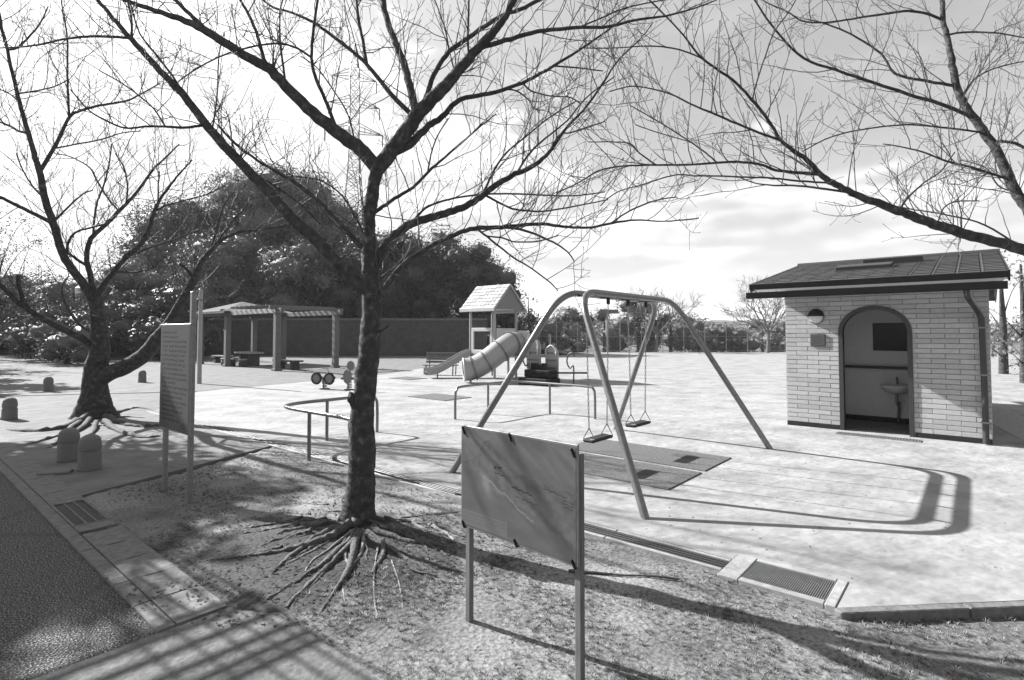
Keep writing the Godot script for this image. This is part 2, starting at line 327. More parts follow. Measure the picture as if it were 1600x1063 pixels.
const SPREADING_TREE_LIMBS = [
	[-8.777,-0.136,-11.600,0.448, -8.798,0.159,-11.600,0.339, -8.809,0.562,-11.600,0.237, -8.793,0.993,-11.600,0.217, -8.724,1.439,-11.600,0.176, -8.765,1.981,-11.600,0.129, -8.828,2.320,-11.600,0.122, -8.874,2.511,-11.600,0.136],
	[-8.861,2.456,-11.600,0.092, -9.128,2.899,-11.529,0.085, -9.315,3.189,-11.466,0.078, -9.443,3.517,-11.397,0.072, -9.501,3.944,-11.308,0.071, -9.618,4.515,-11.175,0.065, -9.627,4.988,-11.062,0.058, -9.664,5.268,-10.990,0.052, -9.691,5.521,-10.923,0.046, -9.739,6.016,-10.786,0.040, -9.777,6.566,-10.625,0.034, -9.780,7.250,-10.412,0.027, -9.783,7.726,-10.253,0.027, -9.751,8.166,-10.100,0.021],
	[-9.636,5.051,-11.046,0.041, -9.452,5.608,-11.175,0.036, -9.322,6.300,-11.366,0.030, -9.162,6.484,-11.447,0.028, -8.858,6.650,-11.578,0.025, -8.440,6.825,-11.758,0.020, -8.202,7.018,-11.873,0.017, -7.870,7.356,-12.046,0.013],
	[-9.322,6.300,-11.366,0.024, -9.300,6.732,-11.291,0.022, -9.234,7.220,-11.175,0.019, -9.118,7.807,-11.012,0.016, -9.105,8.257,-10.869,0.013, -9.067,8.563,-10.766,0.011],
	[-9.462,5.576,-11.167,0.018, -9.116,5.729,-11.331,0.016, -8.778,5.904,-11.552,0.015, -8.497,6.121,-11.765,0.014, -8.220,6.240,-11.967,0.013],
	[-9.520,4.036,-11.287,0.042, -9.781,4.236,-10.996,0.036, -9.885,4.328,-10.780,0.033, -9.957,4.412,-10.555,0.030, -10.012,4.491,-10.287,0.027],
	[-9.717,5.781,-10.851,0.029, -9.984,5.858,-10.950,0.026, -10.328,6.023,-11.106,0.023, -10.686,6.168,-11.273,0.021, -11.061,6.321,-11.451,0.018],
	[-9.762,6.340,-10.691,0.017, -10.144,6.593,-10.886,0.014, -10.536,6.778,-11.091,0.012],
	[-9.780,7.250,-10.412,0.022, -9.615,7.366,-10.487,0.020, -9.453,7.903,-10.713,0.015, -9.445,8.416,-10.912,0.011],
	[-9.772,6.494,-10.646,0.017, -9.542,6.614,-10.788,0.015, -9.329,6.797,-10.987,0.013, -9.204,7.004,-11.146,0.012],
	[-9.618,4.515,-11.175,0.018, -10.014,4.846,-11.315,0.016, -10.386,5.237,-11.493,0.014, -10.699,5.641,-11.675,0.012],
	[-8.860,2.450,-11.600,0.055, -8.887,2.580,-11.614,0.055, -9.053,3.052,-11.690,0.055, -9.179,3.392,-11.752,0.049, -9.160,3.823,-11.837,0.050, -8.918,4.150,-11.931,0.044, -8.633,4.560,-12.049,0.038, -8.391,4.947,-12.159,0.032, -8.173,5.449,-12.290,0.026, -7.916,5.808,-12.400,0.020, -7.691,6.140,-12.500,0.013],
	[-9.106,3.193,-11.716,0.031, -9.347,3.386,-11.617,0.028, -9.438,3.501,-11.556,0.026, -9.332,3.731,-11.467,0.024, -9.101,3.890,-11.376,0.022, -8.801,3.939,-11.280,0.021, -8.309,3.999,-11.116,0.018],
	[-9.128,3.866,-11.850,0.025, -9.155,4.374,-11.921,0.022, -9.146,4.670,-11.972,0.020, -9.100,4.895,-12.016,0.019, -9.053,5.198,-12.077,0.017, -9.048,5.660,-12.170,0.015, -9.073,6.052,-12.250,0.013],
	[-9.526,4.064,-11.280,0.024, -9.375,4.493,-11.528,0.018, -9.277,4.781,-11.740,0.015, -9.180,4.901,-11.880,0.013],
	[-8.583,4.640,-12.072,0.019, -8.462,5.015,-11.931,0.017, -8.427,5.357,-11.751,0.014, -8.484,5.607,-11.572,0.012],
	[-8.702,4.460,-12.021,0.019, -9.079,4.851,-12.123,0.018, -9.393,5.245,-12.241,0.017, -9.616,5.536,-12.332,0.016, -10.192,5.839,-12.494,0.014, -10.671,5.956,-12.621,0.013],
	[-8.860,2.450,-11.600,0.061, -8.771,2.632,-11.585,0.061, -8.503,2.968,-11.541,0.055, -8.144,3.353,-11.479,0.048, -7.832,3.589,-11.429,0.048, -7.633,3.864,-11.382,0.042, -7.484,4.216,-11.327,0.036, -7.339,4.500,-11.278,0.030, -7.096,4.793,-11.220,0.024, -6.886,5.019,-11.171,0.018, -6.560,5.317,-11.100,0.012],
	[-7.358,4.463,-11.285,0.018, -7.461,4.878,-11.434,0.015, -7.539,5.223,-11.585,0.012],
	[-7.446,4.290,-11.314,0.018, -7.255,4.426,-11.359,0.017, -7.006,4.537,-11.430,0.016, -6.553,4.711,-11.576,0.014, -6.193,4.955,-11.714,0.012],
	[-8.410,3.068,-11.525,0.024, -7.888,3.046,-11.393,0.019, -7.465,3.097,-11.257,0.015, -7.160,3.278,-11.125,0.012],
	[-8.119,3.372,-11.475,0.024, -7.654,3.621,-11.628,0.020, -7.332,3.782,-11.764,0.017, -6.876,4.031,-11.975,0.013],
	[-8.756,1.233,-11.600,0.073, -8.923,1.589,-11.484,0.066, -9.227,1.829,-11.306,0.065, -9.471,2.010,-11.136,0.059, -9.635,2.187,-10.990,0.052, -9.808,2.408,-10.804,0.045, -9.932,2.705,-10.588,0.039, -10.032,2.933,-10.400,0.033],
	[-9.698,2.267,-10.923,0.040, -9.758,2.563,-10.842,0.037, -9.748,2.785,-10.767,0.035, -9.713,2.907,-10.723,0.034],
	[-8.745,1.710,-11.600,0.037, -9.244,1.942,-11.710,0.030, -9.533,2.192,-11.805,0.025, -9.760,2.475,-11.903,0.021, -9.902,2.762,-11.998,0.017, -9.838,3.027,-12.100,0.013],
	[-8.804,0.698,-11.600,0.171, -8.526,0.901,-11.571,0.164, -8.133,1.051,-11.525,0.158, -7.693,1.309,-11.461,0.151, -7.393,1.644,-11.399,0.132, -7.093,1.975,-11.334,0.107, -6.785,2.435,-11.248,0.089, -6.525,2.824,-11.171,0.076, -6.365,3.145,-11.110,0.058, -6.127,3.423,-11.047,0.047, -5.837,3.660,-10.981,0.035, -5.413,3.801,-10.903,0.029, -5.036,3.814,-10.836,0.023, -4.663,3.865,-10.767,0.017, -4.308,3.915,-10.700,0.011],
	[-6.538,2.804,-11.175,0.041, -6.438,3.213,-11.235,0.037, -6.237,3.571,-11.313,0.032, -6.167,4.073,-11.413,0.026, -6.099,4.486,-11.500,0.022, -5.939,4.779,-11.575,0.018],
	[-6.503,2.868,-11.163,0.035, -6.597,3.048,-11.064,0.032, -6.681,3.165,-10.963,0.029],
	[-6.097,3.448,-11.040,0.023, -5.823,4.025,-11.242,0.018, -5.656,4.322,-11.377,0.015, -5.512,4.701,-11.540,0.012],
]

const RIGHT_TREE_LIMBS = [
	[5.760,-0.048,-5.600,0.229, 5.757,0.208,-5.600,0.164, 5.745,0.594,-5.600,0.144, 5.742,1.241,-5.600,0.131, 5.739,1.894,-5.600,0.124, 5.704,2.387,-5.600,0.118],
	[5.711,2.287,-5.600,0.061, 5.502,2.536,-5.577,0.058, 5.219,2.611,-5.551,0.055, 4.934,2.678,-5.522,0.052, 4.651,2.738,-5.492,0.051, 4.369,2.810,-5.460,0.048, 4.131,2.881,-5.432,0.045, 3.894,2.958,-5.402,0.042, 3.604,3.045,-5.364,0.037, 3.337,3.138,-5.328,0.031, 3.126,3.231,-5.297,0.029, 3.018,3.295,-5.280,0.026, 2.874,3.431,-5.252,0.023, 2.646,3.569,-5.214,0.018, 2.579,3.626,-5.201,0.015, 2.416,3.840,-5.159,0.015, 2.282,3.976,-5.129,0.013, 2.086,4.148,-5.088,0.012, 1.778,4.328,-5.030,0.010, 1.541,4.570,-4.972,0.007, 1.229,4.833,-4.900,0.007],
	[2.599,3.609,-5.205,0.013, 2.289,3.696,-5.155,0.011, 1.933,3.808,-5.079,0.010, 1.666,3.885,-5.016,0.008, 1.473,3.953,-4.965,0.007, 1.253,3.987,-4.908,0.006, 1.068,3.982,-4.859,0.006, 0.873,3.911,-4.805,0.005],
	[3.012,3.301,-5.279,0.016, 2.565,3.335,-5.245,0.014, 2.423,3.381,-5.230,0.013, 2.159,3.403,-5.204,0.012, 1.724,3.363,-5.156,0.010, 1.297,3.341,-5.105,0.009, 1.018,3.318,-5.069,0.008, 0.810,3.267,-5.041,0.007, 0.609,3.145,-5.010,0.006, 0.411,3.041,-4.979,0.005],
	[1.966,3.386,-5.183,0.008, 1.868,3.493,-5.213,0.007, 1.737,3.617,-5.261,0.007, 1.532,3.800,-5.344,0.006, 1.378,3.928,-5.408,0.006, 1.203,4.070,-5.483,0.005],
	[1.737,3.617,-5.261,0.005, 1.426,3.761,-5.377,0.005, 1.249,3.864,-5.461,0.005],
	[1.359,3.345,-5.112,0.008, 1.218,3.467,-5.152,0.007, 1.135,3.572,-5.187,0.007, 0.991,3.607,-5.233,0.006, 0.754,3.635,-5.312,0.005],
	[3.142,3.224,-5.300,0.010, 2.835,3.255,-5.337,0.010, 2.543,3.300,-5.384,0.009, 2.365,3.315,-5.414,0.009, 2.066,3.344,-5.468,0.008, 1.853,3.355,-5.507,0.008, 1.700,3.377,-5.536,0.007, 1.513,3.341,-5.572,0.007, 1.324,3.285,-5.611,0.007, 1.133,3.242,-5.649,0.006, 1.004,3.168,-5.678,0.006, 0.927,3.093,-5.700,0.006],
	[3.351,3.133,-5.330,0.013, 2.980,3.165,-5.263,0.011, 2.699,3.172,-5.198,0.009, 2.490,3.158,-5.146,0.008, 2.283,3.167,-5.091,0.006, 2.079,3.216,-5.030,0.005],
	[3.845,2.973,-5.396,0.011, 3.988,3.126,-5.456,0.010, 4.231,3.304,-5.558,0.008, 4.479,3.447,-5.660,0.007, 4.743,3.695,-5.796,0.006],
	[2.285,3.974,-5.130,0.008, 2.367,4.220,-5.174,0.007, 2.471,4.469,-5.231,0.007, 2.587,4.726,-5.293,0.006, 2.789,4.998,-5.371,0.006, 2.920,5.213,-5.430,0.005],
	[5.215,2.611,-5.550,0.011, 4.949,2.886,-5.682,0.009, 4.671,3.027,-5.832,0.008, 4.428,3.113,-5.966,0.007, 4.278,3.175,-6.050,0.006],
	[1.781,4.326,-5.031,0.007, 1.641,4.374,-5.014,0.007, 1.485,4.404,-4.990,0.007, 1.237,4.400,-4.948,0.006, 0.932,4.351,-4.890,0.005, 0.644,4.319,-4.831,0.005],
	[4.260,2.842,-5.447,0.008, 4.375,3.026,-5.500,0.007, 4.550,3.104,-5.554,0.007, 4.860,3.134,-5.647,0.006],
	[5.706,2.368,-5.600,0.066, 5.539,2.817,-5.672,0.056, 5.408,3.128,-5.736,0.051, 5.326,3.367,-5.786,0.048, 5.260,3.700,-5.852,0.046, 5.172,3.929,-5.904,0.043, 5.058,4.203,-5.966,0.041, 4.987,4.442,-6.018,0.038, 4.982,4.723,-6.073,0.036, 4.991,5.051,-6.137,0.030, 4.986,5.345,-6.194,0.027, 5.024,5.644,-6.251,0.025, 5.085,5.906,-6.300,0.022],
	[4.985,4.523,-6.034,0.018, 4.707,4.609,-6.095,0.016, 4.404,4.741,-6.186,0.014, 4.303,5.001,-6.255,0.012, 4.031,5.300,-6.370,0.010, 3.778,5.487,-6.466,0.008, 3.585,5.582,-6.534,0.006],
	[5.090,4.127,-5.949,0.020, 4.770,4.246,-5.914,0.019, 4.274,4.357,-5.845,0.017, 3.828,4.458,-5.774,0.015, 3.493,4.534,-5.716,0.014, 3.058,4.638,-5.636,0.012, 2.726,4.891,-5.551,0.010, 2.476,5.158,-5.471,0.008, 2.409,5.225,-5.449,0.008],
	[5.165,3.947,-5.908,0.012, 5.031,3.964,-5.900,0.011, 4.660,3.995,-5.872,0.010, 4.297,4.011,-5.840,0.009, 3.822,3.952,-5.794,0.008, 3.396,3.845,-5.748,0.007, 3.064,3.673,-5.708,0.006],
	[5.321,3.397,-5.791,0.014, 4.847,3.499,-5.698,0.012, 4.516,3.542,-5.619,0.010, 4.185,3.612,-5.529,0.008, 3.860,3.640,-5.438,0.006, 3.700,3.643,-5.391,0.005],
	[4.989,5.371,-6.199,0.015, 4.824,5.459,-6.220,0.014, 4.626,5.516,-6.252,0.014, 4.359,5.506,-6.299,0.013, 4.023,5.483,-6.364,0.011, 3.751,5.476,-6.420,0.010, 3.511,5.521,-6.470,0.009, 3.342,5.665,-6.513,0.008, 3.134,5.799,-6.562,0.007, 2.996,5.926,-6.599,0.006],
	[5.207,3.837,-5.883,0.017, 5.541,3.880,-6.003,0.016, 5.928,3.844,-6.173,0.014, 6.416,3.877,-6.383,0.013],
	[5.005,4.382,-6.005,0.012, 5.258,4.649,-6.103,0.010, 5.633,4.839,-6.233,0.008, 6.134,5.002,-6.405,0.006],
	[4.989,5.176,-6.161,0.012, 5.151,5.172,-6.088,0.011, 5.368,5.068,-5.927,0.008, 5.525,4.919,-5.761,0.006],
	[5.370,3.239,-5.759,0.008, 5.251,3.352,-5.854,0.008, 5.231,3.587,-5.983,0.007, 5.096,3.729,-6.159,0.006],
	[5.707,2.353,-5.600,0.061, 5.797,2.805,-5.536,0.049, 5.885,3.425,-5.414,0.037, 5.896,4.243,-5.223,0.026, 5.800,5.048,-5.000,0.015],
]

const CENTRE_ROOTS = [
	[[[-1.36, -4.84], [-1.50, -4.63], [-1.65, -4.47], [-1.82, -4.39], [-2.03, -4.34], [-2.33, -4.30], [-2.66, -4.29]], 0.039, 0.008, 0],
	[[[-1.38, -4.79], [-1.60, -4.63], [-1.70, -4.34], [-1.74, -4.08], [-1.74, -3.80]], 0.034, 0.007, 0],
	[[[-1.31, -4.65], [-1.40, -4.20], [-1.50, -3.96], [-1.61, -3.69], [-1.66, -3.56]], 0.031, 0.006, 0],
	[[[-1.27, -4.58], [-1.34, -4.24], [-1.40, -3.93], [-1.45, -3.65], [-1.42, -3.52]], 0.031, 0.007, 0],
	[[[-1.07, -4.42], [-1.00, -4.03], [-0.90, -3.65], [-0.77, -3.32]], 0.009, 0.005, 1],
	[[[-0.92, -4.24], [-0.80, -3.93], [-0.72, -3.65], [-0.68, -3.47]], 0.007, 0.004, 1],
	[[[-1.21, -4.22], [-1.20, -3.96], [-1.13, -3.74], [-1.04, -3.52]], 0.007, 0.004, 1],
	[[[-1.11, -4.03], [-1.12, -3.86], [-1.12, -3.71]], 0.006, 0.004, 0],
	[[[-1.21, -4.75], [-0.93, -4.60], [-0.63, -4.55], [-0.40, -4.48]], 0.034, 0.008, 0],
	[[[-1.45, -4.84], [-1.70, -5.00], [-1.90, -5.13], [-2.03, -5.10], [-2.05, -4.93]], 0.016, 0.006, 0],
	[[[-1.28, -4.63], [-1.20, -4.08], [-1.21, -3.69], [-1.21, -3.40]], 0.031, 0.006, 0],
	[[[-1.40, -4.75], [-1.66, -4.79], [-1.88, -4.72], [-1.99, -4.55]], 0.016, 0.006, 0],
	[[[-1.22, -4.69], [-0.78, -4.26], [-0.52, -4.08], [-0.39, -4.20]], 0.016, 0.006, 0],
	[[[-1.36, -4.69], [-1.48, -4.34], [-1.52, -4.20], [-1.49, -3.93]], 0.011, 0.005, 1],
	[[[-1.37, -4.58], [-1.37, -3.98], [-1.42, -3.74], [-1.42, -3.44]], 0.011, 0.005, 0],
	[[[-1.49, -3.93], [-1.59, -3.83], [-1.73, -3.86], [-2.00, -4.08], [-2.15, -4.11]], 0.009, 0.004, 0],
	[[[-1.51, -5.11], [-1.87, -5.59], [-2.04, -5.69], [-2.09, -5.49]], 0.008, 0.004, 0],
]

const SPREADING_ROOTS = [
	[[[-8.59, -11.11], [-8.41, -10.49], [-8.42, -10.07], [-8.77, -9.93], [-9.49, -10.20]], 0.080, 0.035, 0],
	[[[-8.28, -10.79], [-7.63, -9.55], [-7.32, -8.88], [-7.10, -8.38]], 0.065, 0.025, 1],
	[[[-8.69, -11.20], [-7.92, -9.68], [-7.72, -8.98], [-7.66, -8.57]], 0.050, 0.020, 0],
	[[[-8.04, -10.64], [-7.23, -9.43], [-6.80, -8.62], [-6.51, -8.15]], 0.050, 0.020, 1],
	[[[-8.26, -11.20], [-7.48, -10.64], [-6.96, -10.42], [-6.70, -10.49], [-5.93, -10.20]], 0.065, 0.025, 0],
	[[[-7.89, -10.64], [-6.80, -9.68], [-6.17, -9.32], [-6.05, -9.68]], 0.060, 0.025, 0],
	[[[-8.59, -11.63], [-8.88, -12.61], [-8.88, -13.05], [-8.14, -12.61]], 0.045, 0.020, 0],
	[[[-8.39, -11.45], [-8.11, -11.63], [-7.52, -11.45]], 0.035, 0.015, 0],
]


func _ready() -> void:
	set_camera()
	set_sky_and_sun()
	make_materials()
	build_ground()
	build_far_land()
	build_retaining_wall()
	build_chain_fence()
	build_toilet_block()
	build_shelter()
	build_drains()
	build_swing()
	build_guard_rails()
	build_play_structure()
	build_small_play()
	build_signs()
	build_bollards()
	build_poles()
	build_bare_trees()
	build_evergreens()
	build_pylon()
	build_pergola()
	build_litter()

func set_camera() -> void:
	var cam := Camera3D.new()
	cam.name = "camera"
	add_child(cam)
	cam.projection = Camera3D.PROJECTION_FRUSTUM
	cam.near = 0.1
	cam.far = 6000.0
	cam.size = 0.1 * 1063.0 / 855.0
	cam.frustum_offset = Vector2(0, -0.1 * 39.36 / 855.0)
	cam.position = Vector3(0, 1.75, 0)
	cam.rotation_degrees = Vector3(2.0, 0, 0)
	cam.current = true

func set_sky_and_sun() -> void:
	var sun := DirectionalLight3D.new()
	sun.name = "sun"
	add_child(sun)
	sun.look_at_from_position(SUN_FROM * 10.0, Vector3.ZERO)
	sun.light_energy = 1.6
	sun.light_angular_distance = 0.4
	sun.light_color = Color(1, 1, 1)
	sun.shadow_enabled = true
	var e := Environment.new()
	e.background_mode = Environment.BG_SKY
	var sky := Sky.new()
	var pm := PanoramaSkyMaterial.new()
	pm.panorama = ImageTexture.create_from_image(sky_image(1024, 512))
	sky.sky_material = pm
	e.sky = sky
	e.tonemap_mode = Environment.TONE_MAPPER_LINEAR
	e.tonemap_exposure = 3.0
	e.sdfgi_enabled = true
	e.ssao_enabled = true
	e.ssil_enabled = true
	e.fog_enabled = true
	e.fog_density = 0.0004
	e.fog_light_color = Color(0.9, 0.9, 0.9)
	var w := WorldEnvironment.new()
	w.name = "world"
	w.environment = e
	add_child(w)

func sky_image(w: int, h: int) -> Image:   # winter air with a bank of cumulus, thicker and brighter towards the sun
	var im := Image.create(w, h, false, Image.FORMAT_RGBF)
	var f := FastNoiseLite.new()
	f.seed = 5; f.frequency = 1.0; f.fractal_octaves = 6; f.fractal_gain = 0.52
	var g := FastNoiseLite.new()
	g.seed = 19; g.frequency = 1.0; g.fractal_octaves = 4
	var s := SUN_FROM.normalized()
	var s2 := Vector2(s.x, s.z).normalized()
	for j in h:
		var el := PI * (0.5 - (j + 0.5) / h)
		var deg := rad_to_deg(el)
		for i in w:
			var az := TAU * (i + 0.5) / w   # column 0 looks along -z
			var d := Vector3(sin(az) * cos(el), sin(el), -cos(az) * cos(el))
			var val := 0.09
			if el > -0.02:
				var air := lerpf(0.26, 0.165, smoothstep(0.0, 26.0, deg))
				air = lerpf(air, 0.10, smoothstep(26.0, 80.0, deg))
				var near: float = clampf(d.dot(s), 0.0, 1.0)
				air += 0.30 * pow(near, 3.5) + 0.4 * pow(near, 60.0)
				var side := (s2.dot(Vector2(d.x, d.z).normalized()) + 1.0) * 0.5
				var q := Vector3(d.x * 3.2, d.y * 7.5, d.z * 3.2)
				var bank := 12.5 + 30.0 * pow(side, 4.0) + 9.0 * f.get_noise_3dv(q) + 4.0 * f.get_noise_3dv(q * 3.1)
				var cl := smoothstep(-1.6, 2.4, bank - deg)
				var wisp := smoothstep(0.02, 0.45, g.get_noise_3d(d.x * 2.0, d.y * 5.0, d.z * 2.0)) * 0.15
				cl = maxf(cl, wisp * smoothstep(60.0, 20.0, deg))
				var lit := 0.285 + 0.20 * g.get_noise_3d(d.x * 4.0 + 9.0, d.y * 30.0, d.z * 4.0) + 0.10 * f.get_noise_3d(d.x * 9.0, d.y * 34.0, d.z * 9.0) + 0.24 * pow(near, 3.0)
				val = lerpf(air, maxf(lit, air), cl)
			im.set_pixel(i, j, Color(val, val, val))
	return im

func make_materials() -> void:
	var rough_bump := bump_tex(3, 0.03, 5, 6.0)
	M.field = grained(noise_tex(11, 0.006, 7, [[0.0, 0.15], [0.40, 0.215], [0.6, 0.245], [1.0, 0.30]], 2048), 0.10, 0.95, bump_tex(31, 0.05, 5, 4.0, 1024), 0.35)
	M.field.uv1_scale = Vector3(0.055, 0.1, 0.085)
	M.paving = grained(noise_tex(12, 0.008, 6, [[0.0, 0.085], [0.5, 0.12], [1.0, 0.155]], 1024), 0.16, 0.95, rough_bump, 0.3)
	M.ground = grained(noise_tex(13, 0.01, 6, [[0.0, 0.07], [0.5, 0.11], [1.0, 0.16]], 1024), 0.11, 0.95)
	M.lawn = grained(noise_tex(14, 0.045, 6, [[0.0, 0.055], [0.32, 0.135], [0.5, 0.185], [0.65, 0.23], [1.0, 0.33]], 2048), 0.3, 0.95, bump_tex(33, 0.06, 5, 6.0, 1024), 0.4)
	M.lawn.vertex_color_use_as_albedo = true
	M.asphalt = grained(noise_tex(15, 0.14, 2, [[0.0, 0.018], [0.45, 0.03], [0.56, 0.045], [0.64, 0.15], [0.75, 0.32], [1.0, 0.42]], 1024), 0.5, 0.9, bump_tex(34, 0.2, 3, 8.0), 0.8)
	M.concrete = grained(noise_tex(16, 0.02, 7, [[0.0, 0.08], [0.5, 0.125], [1.0, 0.17]], 1024), 0.5, 0.9, rough_bump, 0.4)
	M.path = grained(noise_tex(23, 0.03, 7, [[0.0, 0.06], [0.5, 0.095], [1.0, 0.14]], 1024), 0.6, 0.9, rough_bump, 0.4)
	M.pale_concrete = grained(noise_tex(17, 0.02, 6, [[0.0, 0.21], [0.5, 0.27], [1.0, 0.32]], 512), 0.8, 0.9, rough_bump, 0.3)
	M.stone = grained(noise_tex(18, 0.08, 5, [[0.0, 0.08], [0.5, 0.14], [1.0, 0.22]], 512), 2.0, 0.9, rough_bump, 0.6)
	var bark_bump := bump_tex(35, 0.02, 6, 14.0)
	M.bark = grained(noise_tex(19, 0.012, 6, [[0.0, 0.03], [0.5, 0.055], [0.65, 0.072], [0.78, 0.12], [1.0, 0.2]], 512), 1.6, 0.85, bark_bump, 1.0)
	M.bark.uv1_scale = Vector3(1.5, 1.1, 1.5)
	M.bark.metallic_specular = 0.2
	M.twig = grained(noise_tex(20, 0.03, 3, [[0.0, 0.03], [0.5, 0.05], [1.0, 0.08]], 256), 2.0, 0.7)
	M.pale_twig = plain(0.11, 0.8)
	M.root = grained(noise_tex(21, 0.02, 6, [[0.0, 0.025], [0.5, 0.06], [1.0, 0.13]], 512), 2.5, 0.9, bark_bump, 0.8)
	M.pale_root = grained(noise_tex(22, 0.02, 6, [[0.0, 0.1], [0.5, 0.18], [1.0, 0.28]], 256), 2.5, 0.9, bark_bump, 0.5)
	M.leaf = leaf_material(0.18)
	M.pale_leaf = leaf_material(0.17)
	M.dark_leaf = leaf_material(0.07)
	M.brick = []
	for k in 4:
		M.brick.append(grained(noise_tex(40 + k, 0.03, 5, [[0.0, 0.27 + 0.025 * k], [0.5, 0.32 + 0.025 * k], [1.0, 0.37 + 0.025 * k]], 256), 1.5, 0.55))
	M.mortar = grained(noise_tex(45, 0.05, 4, [[0.0, 0.21], [1.0, 0.29]], 256), 3.0, 0.95)
	M.render = grained(noise_tex(46, 0.02, 5, [[0.0, 0.52], [1.0, 0.62]], 512), 1.0, 0.9)
	M.roof_tile = []
	for k in 4:
		M.roof_tile.append(grained(noise_tex(50 + k, 0.06, 5, [[0.0, 0.014 + 0.004 * k], [0.6, 0.026 + 0.006 * k], [0.75, 0.05], [1.0, 0.1]], 256), 2.2, 0.6))
	M.black = plain(0.010, 0.35)
	M.black.metallic_specular = 0.25
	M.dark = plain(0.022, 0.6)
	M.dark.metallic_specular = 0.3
	M.dark_metal = plain(0.05, 0.45, 0.5)
	M.steel = grained(noise_tex(60, 0.03, 5, [[0.0, 0.12], [0.5, 0.18], [1.0, 0.25]], 256), 2.0, 0.32)
	M.steel.metallic = 0.55
	M.galv = grained(noise_tex(61, 0.02, 5, [[0.0, 0.14], [0.5, 0.19], [1.0, 0.25]], 256), 3.0, 0.45)
	M.galv.metallic = 0.4
	M.wood = grained(noise_tex(62, 0.02, 5, [[0.0, 0.07], [0.5, 0.11], [1.0, 0.16]], 256), 2.0, 0.8)
	M.wood.uv1_scale = Vector3(4.0, 0.6, 4.0)
	M.dark_wood = grained(noise_tex(63, 0.02, 5, [[0.0, 0.025], [0.5, 0.045], [1.0, 0.07]], 256), 2.0, 0.8)
	M.rubber = grained(noise_tex(64, 0.05, 6, [[0.0, 0.05], [0.5, 0.075], [0.7, 0.1], [1.0, 0.18]], 512), 0.8, 0.95)
	M.worn = grained(noise_tex(65, 0.05, 5, [[0.0, 0.03], [1.0, 0.07]], 256), 2.0, 0.95)
	M.plastic = plain(0.26, 0.4)
	M.pale_plastic = plain(0.4, 0.4)
	M.mid_plastic = plain(0.12, 0.4)
	M.white = plain(0.55, 0.5)
	M.glass = plain(0.015, 0.12)
	M.glass.metallic_specular = 0.3
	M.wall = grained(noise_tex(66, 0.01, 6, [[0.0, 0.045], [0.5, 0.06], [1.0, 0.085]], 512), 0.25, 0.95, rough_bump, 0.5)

func leaf_material(a: float) -> StandardMaterial3D:
	var m := plain(a, 0.6)
	m.vertex_color_use_as_albedo = true
	m.cull_mode = BaseMaterial3D.CULL_DISABLED
	m.backlight_enabled = true
	m.backlight = grey(a * 1.6)
	return m

# ---------- ground ----------
var lawn_edge := PackedVector2Array()
var bumps := FastNoiseLite.new()

func lawn_height(x: float, z: float) -> float:
	var d2 := Vector2(x + 1.37, z + 5.0).length_squared()
	var h := -0.022 + 0.08 * exp(-d2 / 0.8) + 0.015 * exp(-d2 / 4.0)
	h -= 0.04 * smoothstep(1.7, 2.6, x)
	h += 0.012 * bumps.get_noise_2d(x * 90.0, z * 90.0) + 0.005 * bumps.get_noise_2d(x * 420.0, z * 420.0)
	return h

func to_world(poly: Array) -> PackedVector2Array:
	var r := PackedVector2Array()
	for p in poly: r.append(site2(p[0], p[1]))
	return r

func edge_distance(p: Vector2) -> float:   # positive inside the lawn
	var best := 1e9
	for i in lawn_edge.size():
		var q := Geometry2D.get_closest_point_to_segment(p, lawn_edge[i], lawn_edge[(i + 1) % lawn_edge.size()])
		best = minf(best, p.distance_to(q))
	return best if Geometry2D.is_point_in_polygon(p, lawn_edge) else -best

